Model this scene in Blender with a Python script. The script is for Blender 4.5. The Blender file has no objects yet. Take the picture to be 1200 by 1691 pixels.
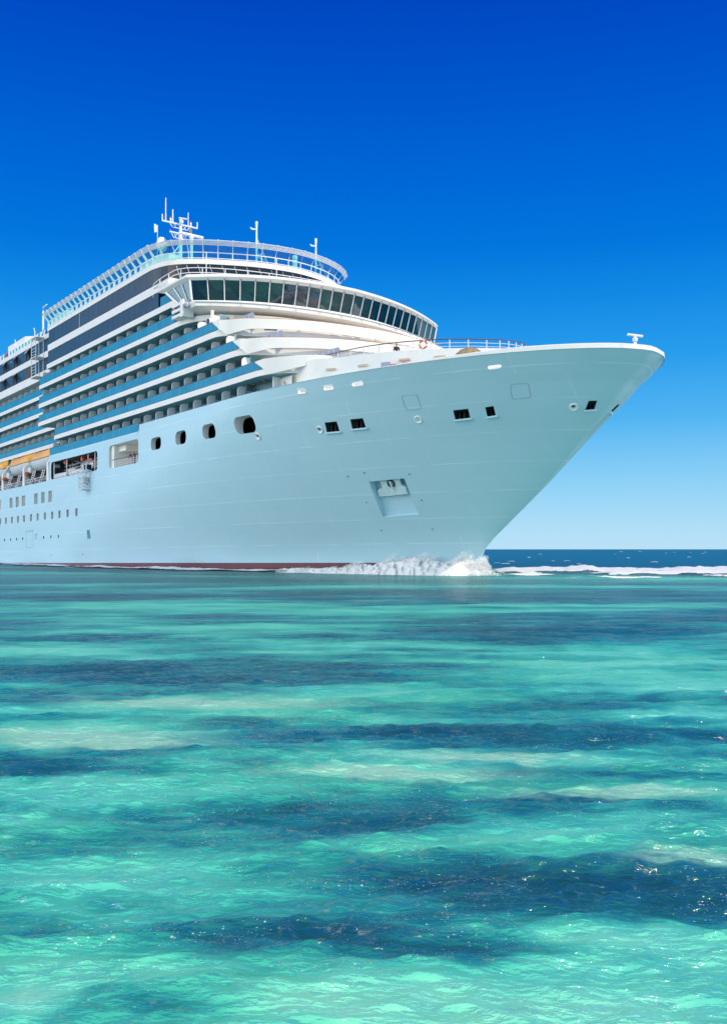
import bpy, bmesh, math, random
import numpy as np
from mathutils import Vector, Matrix, noise as mnoise

random.seed(7)
rng = np.random.default_rng(11)
SC = bpy.context.scene
COL = SC.collection

# ------------------------------------------------------------------ camera
CAM_H = 2.5
cam_d = bpy.data.cameras.new("camera")
cam = bpy.data.objects.new("camera", cam_d)
COL.objects.link(cam)
cam.location = (0, 0, CAM_H)
cam.rotation_euler = (math.radians(90), 0, 0)
cam_d.sensor_width = 36
cam_d.sensor_fit = 'AUTO'
cam_d.lens = 1570.0 / 1691.0 * 36.0
cam_d.shift_y = 61.5 / 1691.0
cam_d.clip_start = 0.1
cam_d.clip_end = 60000
SC.camera = cam

# ------------------------------------------------------------------ sky, sun, exposure
SUN_AZ = math.radians(-27)      # measured from +X towards +Y
SUN_EL = math.radians(39)
sun_dir = Vector((math.cos(SUN_AZ) * math.cos(SUN_EL), math.sin(SUN_AZ) * math.cos(SUN_EL), math.sin(SUN_EL)))
sd = bpy.data.lights.new("sun", 'SUN')
sd.energy = 4.1
sd.angle = math.radians(0.5)
sd.color = (1.0, 0.87, 0.71)
so = bpy.data.objects.new("sun", sd)
COL.objects.link(so)
so.rotation_euler = sun_dir.to_track_quat('Z', 'Y').to_euler()
so.location = (40, -40, 80)

W = bpy.data.worlds.new("World")
SC.world = W
W.use_nodes = True
wn, wl = W.node_tree.nodes, W.node_tree.links
wn.clear()
w_out = wn.new('ShaderNodeOutputWorld')
bg_sky = wn.new('ShaderNodeBackground')
bg_air = wn.new('ShaderNodeBackground')
sky = wn.new('ShaderNodeTexSky')
sky.sky_type = 'NISHITA'
sky.sun_disc = False
sky.sun_elevation = SUN_EL
sky.sun_rotation = math.pi / 2 - SUN_AZ
sky.air_density = 1.0
sky.dust_density = 0.3
sky.ozone_density = 4.0
bg_sky.inputs['Strength'].default_value = 0.10
tc = wn.new('ShaderNodeTexCoord')
sep = wn.new('ShaderNodeSeparateXYZ')
ramp = wn.new('ShaderNodeValToRGB')
wl.new(tc.outputs['Generated'], sep.inputs[0])


def lin(r, g, b):
    def f(c):
        c /= 255.0
        return c / 12.92 if c <= 0.04045 else ((c + 0.055) / 1.055) ** 2.4
    return (f(r), f(g), f(b), 1.0)


SKY = [(0.0, (188, 228, 250)), (0.02, (180, 226, 251)), (0.068, (143, 212, 250)), (0.13, (84, 184, 246)),
       (0.19, (42, 160, 240)), (0.25, (18, 140, 232)), (0.30, (2, 120, 224)), (0.36, (0, 106, 218)), (0.44, (0, 86, 206)),
       (0.50, (0, 72, 195)), (0.75, (0, 60, 176)), (1.0, (0, 54, 165))]
er = ramp.color_ramp.elements
while len(er) > 1:
    er.remove(er[-1])
er[0].position = 0.0
er[0].color = lin(*SKY[0][1])
for p, c in SKY[1:]:
    e = er.new(p)
    e.color = lin(*c)
# towards the sun (behind the camera) the sky is paler and brighter
sunward = wn.new('ShaderNodeMapRange')
sunward.interpolation_type = 'SMOOTHSTEP'
wl.new(sep.outputs['Y'], sunward.inputs[0])
for _i, _v in ((1, 0.30), (2, -0.55), (3, 0.0), (4, 1.0)):
    sunward.inputs[_i].default_value = _v
squash = wn.new('ShaderNodeMapRange')
wl.new(sunward.outputs[0], squash.inputs[0])
squash.inputs[3].default_value, squash.inputs[4].default_value = 1.0, 0.09
zz = wn.new('ShaderNodeMath')
zz.operation = 'MULTIPLY'
wl.new(sep.outputs['Z'], zz.inputs[0])
wl.new(squash.outputs[0], zz.inputs[1])
wl.new(zz.outputs[0], ramp.inputs[0])
gain = wn.new('ShaderNodeMapRange')
wl.new(sunward.outputs[0], gain.inputs[0])
gain.inputs[3].default_value, gain.inputs[4].default_value = 0.97, 1.32
pale = wn.new('ShaderNodeMix')
pale.data_type = 'RGBA'
pm_ = wn.new('ShaderNodeMath')
pm_.operation = 'MULTIPLY'
wl.new(sunward.outputs[0], pm_.inputs[0])
pm_.inputs[1].default_value = 0.12
wl.new(pm_.outputs[0], pale.inputs[0])
wl.new(ramp.outputs[0], pale.inputs[6])
pale.inputs[7].default_value = (1.0, 0.92, 0.86, 1)
wl.new(pale.outputs[2], bg_air.inputs['Color'])
# extra bright lobe added low on the left to lift the aft hull side
dotn = wn.new('ShaderNodeVectorMath')
dotn.operation = 'DOT_PRODUCT'
wl.new(tc.outputs['Generated'], dotn.inputs[0])
dotn.inputs[1].default_value = (-0.95, -0.30, 0.05)
lobe = wn.new('ShaderNodeMapRange')
lobe.interpolation_type = 'SMOOTHSTEP'
wl.new(dotn.outputs['Value'], lobe.inputs[0])
for _i, _v in ((1, 0.52), (2, 0.98), (3, 0.0), (4, 3.0)):
    lobe.inputs[_i].default_value = _v
gsum = wn.new('ShaderNodeMath')
gsum.operation = 'ADD'
wl.new(gain.outputs[0], gsum.inputs[0])
wl.new(lobe.outputs[0], gsum.inputs[1])
wl.new(gsum.outputs[0], bg_air.inputs['Strength'])
lobe_p = wn.new('ShaderNodeMath')
lobe_p.operation = 'MULTIPLY_ADD'
wl.new(lobe.outputs[0], lobe_p.inputs[0])
lobe_p.inputs[1].default_value = 0.33
wl.new(pm_.outputs[0], lobe_p.inputs[2])
lobe_p.use_clamp = True
wl.new(lobe_p.outputs[0], pale.inputs[0])
w_mix = wn.new('ShaderNodeMixShader')
tint = wn.new('ShaderNodeMath')
tint.operation = 'MULTIPLY'
wl.new(sunward.outputs[0], tint.inputs[0])
tint.inputs[1].default_value = 0.25
wl.new(tint.outputs[0], w_mix.inputs[0])
wl.new(sky.outputs[0], bg_sky.inputs['Color'])
wl.new(bg_air.outputs[0], w_mix.inputs[1])
wl.new(bg_sky.outputs[0], w_mix.inputs[2])
wl.new(w_mix.outputs[0], w_out.inputs['Surface'])

SC.view_settings.view_transform = 'Standard'
SC.view_settings.look = 'None'
SC.view_settings.exposure = 0.0
SC.view_settings.gamma = 1.0
SC.view_settings.use_curve_mapping = False
SC.render.engine = 'CYCLES'
SC.cycles.max_bounces = 10
SC.cycles.diffuse_bounces = 6
SC.cycles.transparent_max_bounces = 16

# ------------------------------------------------------------------ ship frame
FWD = Vector((0.5959, -0.8031, 0))
STB = Vector((-0.8031, -0.5959, 0))
TRIM = math.atan(23.0 / 1570.0)
_R = Matrix.Rotation(-TRIM, 4, 'X')
_A = Matrix(((FWD.x, -STB.x, 0, -35.0), (FWD.y, -STB.y, 0, 157.6), (0, 0, 1, -1.0), (0, 0, 0, 1)))
SHIP_M = Matrix.Translation((0, 0, CAM_H)) @ _R @ _A


VC = 2.2          # centreline offset of the measuring line


def L(u, v, z):
    """ship coordinates: u forward, v to starboard, z up; plans are drawn about v = 0 and land on the true centreline VC"""
    if v > 4.4:
        w = v
    elif v < -4.4:
        w = v + 2 * VC
    else:
        w = VC + v / 2
    return Vector((u, -w, z))


def LT(u, v, z):
    """true ship coordinates, v counted from the measuring line 2.2 m to port of the centreline"""
    return Vector((u, -v, z))


# ------------------------------------------------------------------ materials
MATS = {}


def mat(name, col, rough=0.5, metal=0.0, spec=0.5, fn=None, **kw):
    m = bpy.data.materials.new(name)
    m.use_nodes = True
    nt = m.node_tree
    b = nt.nodes['Principled BSDF']
    b.inputs['Base Color'].default_value = (*col, 1)
    b.inputs['Roughness'].default_value = rough
    b.inputs['Metallic'].default_value = metal
    b.inputs['Specular IOR Level'].default_value = spec
    if fn:
        fn(nt, b)
    MATS[name] = m
    return m


def node(nt, typ, **kw):
    n = nt.nodes.new(typ)
    for k, v in kw.items():
        setattr(n, k, v)
    return n


def math_n(nt, op, a, b=None, c=None):
    n = nt.nodes.new('ShaderNodeMath')
    n.operation = op
    for i, x in enumerate((a, b, c)):
        if x is None:
            continue
        if isinstance(x, (int, float)):
            n.inputs[i].default_value = x
        else:
            nt.links.new(x, n.inputs[i])
    return n.outputs[0]


def mixc(nt, fac, a, b):
    n = nt.nodes.new('ShaderNodeMix')
    n.data_type = 'RGBA'
    for i, x in ((0, fac), (6, a), (7, b)):
        if isinstance(x, (int, float)):
            n.inputs[i].default_value = x
        elif isinstance(x, tuple):
            n.inputs[i].default_value = (*x[:3], 1)
        else:
            nt.links.new(x, n.inputs[i])
    return n.outputs[2]


def noise_n(nt, scale, detail=4, rough=0.55, vec=None, dim='3D'):
    n = nt.nodes.new('ShaderNodeTexNoise')
    n.inputs['Scale'].default_value = scale
    n.inputs['Detail'].default_value = detail
    n.inputs['Roughness'].default_value = rough
    if vec is not None:
        nt.links.new(vec, n.inputs['Vector'])
    return n.outputs['Fac']


def objco(nt):
    t = nt.nodes.new('ShaderNodeTexCoord')
    s = nt.nodes.new('ShaderNodeSeparateXYZ')
    nt.links.new(t.outputs['Object'], s.inputs[0])
    return t.outputs['Object'], s.outputs[0], s.outputs[1], s.outputs[2]


def mapr(nt, val, a, b, c=0.0, d=1.0):
    n = nt.nodes.new('ShaderNodeMapRange')
    nt.links.new(val, n.inputs[0])
    for i, x in enumerate((a, b, c, d)):
        n.inputs[i + 1].default_value = x
    return n.outputs[0]


def line_mask(nt, coord, period, width, offset=0.0):
    """1 inside thin lines repeated along a coordinate"""
    a = math_n(nt, 'ADD', coord, offset)
    a = math_n(nt, 'DIVIDE', a, period)
    a = math_n(nt, 'FRACT', a)
    a = math_n(nt, 'SUBTRACT', a, 0.5)
    a = math_n(nt, 'ABSOLUTE', a)
    return mapr(nt, a, width / period, 0.35 * width / period, 0.0, 1.0)


def f_hull(nt, b):
    v, x, y, z = objco(nt)
    # plate seams: strakes and staggered butts
    strake = math_n(nt, 'FLOOR', math_n(nt, 'DIVIDE', z, 2.35))
    stag = math_n(nt, 'MULTIPLY', math_n(nt, 'MODULO', math_n(nt, 'ADD', strake, 20), 3), 3.1)
    xs = math_n(nt, 'ADD', math_n(nt, 'ADD', x, math_n(nt, 'MULTIPLY', z, -0.25)), stag)
    h = line_mask(nt, z, 2.35, 0.075, 0.6)
    w = line_mask(nt, xs, 9.3, 0.07)
    seams = math_n(nt, 'MAXIMUM', h, math_n(nt, 'MULTIPLY', w, 0.7))
    brk = mapr(nt, noise_n(nt, 0.25, 3, 0.6, v), 0.36, 0.56)
    seams = math_n(nt, 'MULTIPLY', seams, brk)
    # paint patchiness, streaks of salt running down
    mp = nt.nodes.new('ShaderNodeMapping')
    nt.links.new(v, mp.inputs[0])
    mp.inputs['Scale'].default_value = (1.3, 1.3, 0.12)
    st = mapr(nt, noise_n(nt, 1.0, 5, 0.6, mp.outputs[0]), 0.45, 0.8)
    pt = noise_n(nt, 0.16, 4, 0.55, v)
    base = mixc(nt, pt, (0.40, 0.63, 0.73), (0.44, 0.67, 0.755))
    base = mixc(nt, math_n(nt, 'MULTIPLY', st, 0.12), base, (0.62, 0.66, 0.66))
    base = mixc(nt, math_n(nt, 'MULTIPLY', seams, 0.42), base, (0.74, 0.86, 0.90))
    # slight tone difference from plate to plate, thin rust weeps under the openings
    wnp = nt.nodes.new('ShaderNodeTexWhiteNoise')
    wnp.noise_dimensions = '2D'
    cxy = nt.nodes.new('ShaderNodeCombineXYZ')
    nt.links.new(math_n(nt, 'FLOOR', math_n(nt, 'DIVIDE', xs, 9.3)), cxy.inputs[0])
    nt.links.new(math_n(nt, 'FLOOR', math_n(nt, 'DIVIDE', math_n(nt, 'ADD', z, 0.6), 2.35)), cxy.inputs[1])
    nt.links.new(cxy.outputs[0], wnp.inputs['Vector'])
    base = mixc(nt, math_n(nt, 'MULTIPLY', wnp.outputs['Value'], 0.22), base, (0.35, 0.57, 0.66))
    mp2 = nt.nodes.new('ShaderNodeMapping')
    nt.links.new(v, mp2.inputs[0])
    mp2.inputs['Scale'].default_value = (3.2, 3.2, 0.16)
    ru = mapr(nt, noise_n(nt, 1.0, 5, 0.62, mp2.outputs[0]), 0.66, 0.82)
    base = mixc(nt, math_n(nt, 'MULTIPLY', ru, 0.22), base, (0.42, 0.36, 0.27))
    red = mapr(nt, z, 1.02, 1.06, 1.0, 0.0)
    rc = mixc(nt, noise_n(nt, 1.5, 4, 0.6, v), (0.13, 0.045, 0.06), (0.19, 0.08, 0.095))
    base = mixc(nt, red, base, rc)
    nt.links.new(base, b.inputs['Base Color'])
    bp = nt.nodes.new('ShaderNodeBump')
    bp.inputs['Strength'].default_value = 0.4
    bp.inputs['Distance'].default_value = 0.10
    hgt = math_n(nt, 'ADD', math_n(nt, 'MULTIPLY', seams, 0.15), math_n(nt, 'MULTIPLY', noise_n(nt, 0.55, 2, 0.5, v), 0.7))
    nt.links.new(hgt, bp.inputs['Height'])
    nt.links.new(bp.outputs[0], b.inputs['Normal'])


def f_white(nt, b):
    v, x, y, z = objco(nt)
    n = mapr(nt, noise_n(nt, 0.6, 5, 0.65, v), 0.35, 0.75)
    base = mixc(nt, n, (0.82, 0.79, 0.74), (0.75, 0.73, 0.69))
    mp = nt.nodes.new('ShaderNodeMapping')
    nt.links.new(v, mp.inputs[0])
    mp.inputs['Scale'].default_value = (2.2, 2.2, 0.2)
    st = mapr(nt, noise_n(nt, 1.0, 4, 0.6, mp.outputs[0]), 0.55, 0.85)
    base = mixc(nt, math_n(nt, 'MULTIPLY', st, 0.18), base, (0.55, 0.52, 0.47))
    nt.links.new(base, b.inputs['Base Color'])
    bp = nt.nodes.new('ShaderNodeBump')
    bp.inputs['Strength'].default_value = 0.12
    bp.inputs['Distance'].default_value = 0.05
    nt.links.new(noise_n(nt, 0.9, 2, 0.5, v), bp.inputs['Height'])
    nt.links.new(bp.outputs[0], b.inputs['Normal'])


def panel_fn(ca, cb, period, line, seam=(0.01, 0.02, 0.03), amt=0.6):
    def fn(nt, b):
        v, x, y, z = objco(nt)
        idx = math_n(nt, 'FLOOR', math_n(nt, 'DIVIDE', math_n(nt, 'ADD', x, period * 0.5), period))
        wn_ = nt.nodes.new('ShaderNodeTexWhiteNoise')
        wn_.noise_dimensions = '2D'
        cx = nt.nodes.new('ShaderNodeCombineXYZ')
        nt.links.new(idx, cx.inputs[0])
        nt.links.new(math_n(nt, 'FLOOR', math_n(nt, 'DIVIDE', z, 2.0)), cx.inputs[1])
        nt.links.new(cx.outputs[0], wn_.inputs['Vector'])
        base = mixc(nt, wn_.outputs['Value'], ca, cb)
        gr = noise_n(nt, 3.0, 5, 0.7, v)
        base = mixc(nt, mapr(nt, gr, 0.4, 0.8, 0.0, 0.35), base, tuple(min(1, c * 1.5 + 0.01) for c in ca))
        lm = line_mask(nt, x, period, line, 0.0)
        base = mixc(nt, math_n(nt, 'MULTIPLY', lm, amt), base, seam)
        nt.links.new(base, b.inputs['Base Color'])
        bp = nt.nodes.new('ShaderNodeBump')
        bp.inputs['Strength'].default_value = 0.08
        bp.inputs['Distance'].default_value = 0.05
        nt.links.new(math_n(nt, 'ADD', wn_.outputs['Value'], noise_n(nt, 0.7, 2, 0.5, v)), bp.inputs['Height'])
        nt.links.new(bp.outputs[0], b.inputs['Normal'])
    return fn


def speck(ca, cb, scale):
    def fn(nt, b):
        v, x, y, z = objco(nt)
        base = mixc(nt, mapr(nt, noise_n(nt, scale, 4, 0.6, v), 0.35, 0.7), ca, cb)
        nt.links.new(base, b.inputs['Base Color'])
    return fn


mat('hull_paint', (0.75, 0.82, 0.84), 0.38, spec=0.4, fn=f_hull)
mat('white_paint', (0.8, 0.8, 0.78), 0.42, spec=0.4, fn=f_white)
mat('deck_inside', (0.6, 0.62, 0.6), 0.6, fn=speck((0.62, 0.63, 0.62), (0.50, 0.52, 0.52), 1.2))
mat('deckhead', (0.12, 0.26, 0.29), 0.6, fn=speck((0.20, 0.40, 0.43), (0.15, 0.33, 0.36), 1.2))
mat('shaded_cream', (0.62, 0.52, 0.41), 0.5, fn=speck((0.64, 0.54, 0.43), (0.56, 0.47, 0.38), 0.9))  # recess shade and warm bounce put into the wall colour
mat('anchor_paint', (0.62, 0.78, 0.81), 0.45, fn=speck((0.64, 0.79, 0.82), (0.5, 0.64, 0.67), 2.0))
mat('wheelhouse_lit_teal', (0.06, 0.2, 0.23), 0.5, fn=speck((0.09, 0.36, 0.38), (0.04, 0.17, 0.20), 0.35))  # sky light from the far windows put into the back wall colour
mat('lit_blind_teal', (0.1, 0.45, 0.45), 0.6, fn=speck((0.10, 0.46, 0.46), (0.08, 0.36, 0.37), 2.0))
mat('dark_inside', (0.03, 0.035, 0.04), 0.7, fn=speck((0.02, 0.024, 0.03), (0.045, 0.05, 0.055), 1.5))
mat('cabin_teal', (0.16, 0.22, 0.24), 0.35, fn=panel_fn((0.17, 0.33, 0.36), (0.085, 0.21, 0.245), 1.62, 0.08, (0.25, 0.32, 0.33), 0.6))
mat('balcony_glass', (0.0, 0.16, 0.4), 0.2, spec=0.14, fn=panel_fn((0.001, 0.25, 0.40), (0.001, 0.19, 0.33), 1.08, 0.05, (0.0, 0.08, 0.20), 0.55))
mat('dark_glass', (0.02, 0.04, 0.09), 0.18, spec=0.12, fn=panel_fn((0.026, 0.062, 0.092), (0.020, 0.050, 0.078), 1.75, 0.07, (0.006, 0.012, 0.03), 0.8))
mat('black_glass', (0.008, 0.01, 0.02), 0.08, spec=0.5, fn=panel_fn((0.008, 0.010, 0.022), (0.006, 0.008, 0.016), 1.9, 0.04, (0.1, 0.1, 0.12), 0.3))
mat('hull_glass', (0.02, 0.10, 0.11), 0.15, spec=0.15, fn=speck((0.010, 0.065, 0.07), (0.02, 0.10, 0.105), 1.3))
mat('rail_brown', (0.11, 0.06, 0.045), 0.5, fn=speck((0.13, 0.07, 0.05), (0.08, 0.045, 0.035), 2.0))
mat('rail_dark', (0.02, 0.03, 0.04), 0.4, fn=speck((0.02, 0.03, 0.04), (0.035, 0.045, 0.055), 2.0))
mat('rail_white', (0.8, 0.8, 0.79), 0.4, fn=speck((0.82, 0.81, 0.80), (0.72, 0.72, 0.71), 2.0))
mat('rust_trim', (0.42, 0.14, 0.08), 0.5, fn=speck((0.45, 0.16, 0.09), (0.30, 0.10, 0.06), 2.0))
mat('grey_panel', (0.28, 0.33, 0.42), 0.4, fn=speck((0.30, 0.35, 0.44), (0.24, 0.29, 0.37), 1.5))
mat('lamp_tan', (0.55, 0.45, 0.33), 0.5, fn=speck((0.58, 0.47, 0.35), (0.45, 0.37, 0.28), 3.0))
mat('lamp_amber', (0.30, 0.13, 0.03), 0.4, fn=speck((0.34, 0.15, 0.03), (0.22, 0.09, 0.03), 4.0))
mat('cover_tan', (0.30, 0.22, 0.10), 0.75, fn=speck((0.36, 0.27, 0.13), (0.22, 0.165, 0.075), 1.8))
mat('boat_yellow', (0.85, 0.38, 0.03), 0.4, fn=speck((0.88, 0.40, 0.03), (0.78, 0.33, 0.03), 1.4))
mat('boat_grey', (0.6, 0.64, 0.66), 0.45, fn=speck((0.66, 0.70, 0.71), (0.50, 0.54, 0.56), 1.4))
mat('signal_red', (0.55, 0.03, 0.03), 0.45, fn=speck((0.60, 0.03, 0.03), (0.42, 0.025, 0.03), 3.0))
mat('signal_orange', (0.6, 0.12, 0.04), 0.5, fn=speck((0.65, 0.14, 0.05), (0.5, 0.09, 0.03), 3.0))
mat('black_rubber', (0.015, 0.015, 0.017), 0.6, fn=speck((0.012, 0.012, 0.014), (0.03, 0.03, 0.032), 3.0))
mat('skin', (0.42, 0.24, 0.17), 0.5, fn=speck((0.45, 0.26, 0.19), (0.38, 0.21, 0.15), 6.0))
mat('hair', (0.02, 0.015, 0.012), 0.6, fn=speck((0.02, 0.015, 0.012), (0.035, 0.025, 0.02), 9.0))
mat('cloth_black', (0.015, 0.016, 0.02), 0.8, fn=speck((0.013, 0.014, 0.018), (0.03, 0.03, 0.035), 6.0))
mat('cloth_pale', (0.45, 0.55, 0.75), 0.8, fn=speck((0.45, 0.55, 0.75), (0.36, 0.46, 0.68), 6.0))
mat('cloth_white', (0.75, 0.75, 0.76), 0.8, fn=speck((0.75, 0.75, 0.76), (0.62, 0.62, 0.64), 6.0))
mat('flag_cloth', (0.8, 0.8, 0.8), 0.8, fn=speck((0.82, 0.82, 0.82), (0.7, 0.7, 0.72), 4.0))


def glass_mat(name, tint, gloss_rough=0.03, refl=0.10):
    m = bpy.data.materials.new(name)
    m.use_nodes = True
    nt = m.node_tree
    nt.nodes.clear()
    o = nt.nodes.new('ShaderNodeOutputMaterial')
    t = nt.nodes.new('ShaderNodeBsdfTransparent')
    g = nt.nodes.new('ShaderNodeBsdfGlossy')
    g.inputs['Roughness'].default_value = gloss_rough
    fr = nt.nodes.new('ShaderNodeFresnel')
    fr.inputs['IOR'].default_value = 1.5
    co = nt.nodes.new('ShaderNodeTexCoord')
    nz = noise_n(nt, 0.8, 3, 0.6, co.outputs['Object'])
    tcol = mixc(nt, nz, tint, tuple(c * 0.8 for c in tint))
    nt.links.new(tcol, t.inputs['Color'])
    mx = nt.nodes.new('ShaderNodeMixShader')
    fac = math_n(nt, 'MAXIMUM', math_n(nt, 'MINIMUM', math_n(nt, 'ADD', fr.outputs[0], refl), .45 if refl > 0 else .06), 0.0)
    nt.links.new(fac, mx.inputs[0])
    nt.links.new(t.outputs[0], mx.inputs[1])
    nt.links.new(g.outputs[0], mx.inputs[2])
    nt.links.new(mx.outputs[0], o.inputs['Surface'])
    MATS[name] = m


glass_mat('bridge_glass', (0.10, 0.52, 0.56), refl=0.12)
glass_mat('screen_glass', (0.28, 0.80, 0.84), refl=-0.02)

m_ = bpy.data.materials.new('white_mesh')
m_.use_nodes = True
_nt = m_.node_tree
_o = [n for n in _nt.nodes if n.type == 'OUTPUT_MATERIAL'][0]
_b = _nt.nodes['Principled BSDF']
_b.inputs['Base Color'].default_value = (.8, .8, .79, 1)
_t = _nt.nodes.new('ShaderNodeBsdfTransparent')
_x = _nt.nodes.new('ShaderNodeMixShader')
_x.inputs[0].default_value = .42
_nt.links.new(_t.outputs[0], _x.inputs[1])
_nt.links.new(_b.outputs[0], _x.inputs[2])
_nt.links.new(_x.outputs[0], _o.inputs['Surface'])
MATS['white_mesh'] = m_

# ------------------------------------------------------------------ mesh builder


class MB:
    def __init__(self):
        self.v, self.f, self.m, self.mats = [], [], [], []

    def mi(self, name):
        if name not in self.mats:
            self.mats.append(name)
        return self.mats.index(name)

    def add(self, vs, fs, m):
        o = len(self.v)
        k = self.mi(m)
        self.v += [Vector(p) for p in vs]
        for f in fs:
            self.f.append([i + o for i in f])
            self.m.append(k)

    def box(self, p0, p1, m):
        (x0, y0, z0), (x1, y1, z1) = p0, p1
        vs = [(x0, y0, z0), (x1, y0, z0), (x1, y1, z0), (x0, y1, z0), (x0, y0, z1), (x1, y0, z1), (x1, y1, z1), (x0, y1, z1)]
        self.add(vs, [(0, 3, 2, 1), (4, 5, 6, 7), (0, 1, 5, 4), (1, 2, 6, 5), (2, 3, 7, 6), (3, 0, 4, 7)], m)

    def sbox(self, u0, u1, v0, v1, z0, z1, m):
        self.box((u0, -v1, z0), (u1, -v0, z1), m)

    def hexa(self, a, b, m):
        """two loops of equal length (lists of points), capped"""
        n = len(a)
        self.add(list(a) + list(b), [tuple(range(n))[::-1], tuple(range(n, 2 * n))] +
                 [(i, (i + 1) % n, n + (i + 1) % n, n + i) for i in range(n)], m)

    def prism(self, poly, z0, z1, m):
        self.hexa([L(u, v, z0) for u, v in poly], [L(u, v, z1) for u, v in poly], m)

    def wall(self, path, z0, z1, t, m, inward=True):
        """thick upright wall along an open path of (u, v); z0, z1 numbers or lists"""
        n = len(path)
        nr = path_normals(path)
        s = -t if inward else t
        q = [(path[i][0] + nr[i][0] * s, path[i][1] + nr[i][1] * s) for i in range(n)]
        za = z0 if isinstance(z0, (list, tuple)) else [z0] * n
        zb = z1 if isinstance(z1, (list, tuple)) else [z1] * n
        vs = []
        for i in range(n):
            vs += [L(*path[i], za[i]), L(*path[i], zb[i]), L(*q[i], zb[i]), L(*q[i], za[i])]
        fs = []
        for i in range(n - 1):
            a, b = 4 * i, 4 * i + 4
            for k in range(4):
                fs.append((a + k, b + k, b + (k + 1) % 4, a + (k + 1) % 4))
        fs += [(0, 1, 2, 3), (4 * n - 1, 4 * n - 2, 4 * n - 3, 4 * n - 4)]
        self.add(vs, fs, m)

    def sheet(self, pa, pb, m):
        """ruled strip between two point rows"""
        n = len(pa)
        self.add(list(pa) + list(pb), [(i, i + 1, n + i + 1, n + i) for i in range(n - 1)], m)

    def tube(self, pts, r, m, sides=6, closed=False):
        pts = [Vector(p) for p in pts]
        n = len(pts)
        rs = r if isinstance(r, (list, tuple)) else [r] * n
        vs = []
        for i, p in enumerate(pts):
            if closed:
                d = pts[(i + 1) % n] - pts[i - 1]
            else:
                d = pts[min(i + 1, n - 1)] - pts[max(i - 1, 0)]
            d.normalize()
            ref = Vector((0, 0, 1)) if abs(d.z) < 0.9 else Vector((1, 0, 0))
            a = d.cross(ref).normalized()
            b = d.cross(a).normalized()
            for k in range(sides):
                t = 2 * math.pi * (k + 0.5) / sides
                vs.append(p + (a * math.cos(t) + b * math.sin(t)) * rs[i])
        fs = []
        for i in range(n if closed else n - 1):
            j = (i + 1) % n
            for k in range(sides):
                k2 = (k + 1) % sides
                fs.append((i * sides + k, i * sides + k2, j * sides + k2, j * sides + k))
        if not closed:
            fs += [tuple(range(sides))[::-1], tuple((n - 1) * sides + k for k in range(sides))]
        self.add(vs, fs, m)

    def lathe(self, c, prof, m, sides=16, axis='Z', sx=1.0, sy=1.0):
        c = Vector(c)
        vs = []
        for r, h in prof:
            for k in range(sides):
                t = 2 * math.pi * k / sides
                p = Vector((r * math.cos(t) * sx, r * math.sin(t) * sy, h))
                if axis == 'X':
                    p = Vector((p.z, p.x, p.y))
                elif axis == 'Y':
                    p = Vector((p.x, p.z, p.y))
                vs.append(c + p)
        fs = []
        for i in range(len(prof) - 1):
            for k in range(sides):
                k2 = (k + 1) % sides
                fs.append((i * sides + k, i * sides + k2, (i + 1) * sides + k2, (i + 1) * sides + k))
        fs += [tuple(range(sides))[::-1], tuple((len(prof) - 1) * sides + k for k in range(sides))]
        self.add(vs, fs, m)

    def build(self, name, parent=None, smooth=None, M=None):
        me = bpy.data.meshes.new(name)
        me.from_pydata(self.v, [], self.f)
        for n_ in self.mats:
            me.materials.append(MATS[n_])
        me.polygons.foreach_set('material_index', self.m)
        bm = bmesh.new()
        bm.from_mesh(me)
        bmesh.ops.recalc_face_normals(bm, faces=bm.faces)
        bm.to_mesh(me)
        bm.free()
        if smooth is not None:
            me.polygons.foreach_set('use_smooth', [True] * len(me.polygons))
            me.set_sharp_from_angle(angle=math.radians(smooth))
        ob = bpy.data.objects.new(name, me)
        COL.objects.link(ob)
        if parent is not None:
            ob.parent = parent
        if M is not None:
            ob.matrix_world = M
        return ob


def path_normals(path):
    n = len(path)
    out = []
    for i in range(n):
        a, b = path[max(i - 1, 0)], path[min(i + 1, n - 1)]
        dx, dy = b[0] - a[0], b[1] - a[1]
        l = math.hypot(dx, dy) or 1
        out.append((-dy / l, dx / l))
    return out


def offset(path, d):
    nr = path_normals(path)
    return [(p[0] + q[0] * d, p[1] + q[1] * d) for p, q in zip(path, nr)]


def catmull(pts, k=5):
    out = []
    n = len(pts)
    for i in range(n - 1):
        p0, p1, p2, p3 = pts[max(i - 1, 0)], pts[i], pts[i + 1], pts[min(i + 2, n - 1)]
        for j in range(k):
            t = j / k
            out.append(tuple(0.5 * ((2 * p1[d]) + (-p0[d] + p2[d]) * t + (2 * p0[d] - 5 * p1[d] + 4 * p2[d] - p3[d]) * t * t +
                                    (-p0[d] + 3 * p1[d] - 3 * p2[d] + p3[d]) * t ** 3) for d in range(2)))
    out.append(pts[-1])
    return out


def sym(pts, k=5):
    """starboard plan points ending at the crown (v = 0) -> smooth path over to the port side"""
    full = pts + [(u, -v) for u, v in pts[-2::-1]]
    return catmull(full, k) if k > 1 else full


def resample(path, step):
    out = [path[0]]
    acc = 0
    for a, b in zip(path[:-1], path[1:]):
        l = math.hypot(b[0] - a[0], b[1] - a[1])
        t = 0
        while acc + (l - t) >= step:
            t += step - acc
            out.append((a[0] + (b[0] - a[0]) * t / l, a[1] + (b[1] - a[1]) * t / l))
            acc = 0
        acc += l - t
    return out


def tag(o, label=None, cat=None, group=None, kind=None):
    if label:
        o['label'] = label
    if cat:
        o['category'] = cat
    if group:
        o['group'] = group
    if kind:
        o['kind'] = kind
    return o


def empty(name, M):
    o = bpy.data.objects.new(name, None)
    COL.objects.link(o)
    o.matrix_world = M
    return o


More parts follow.
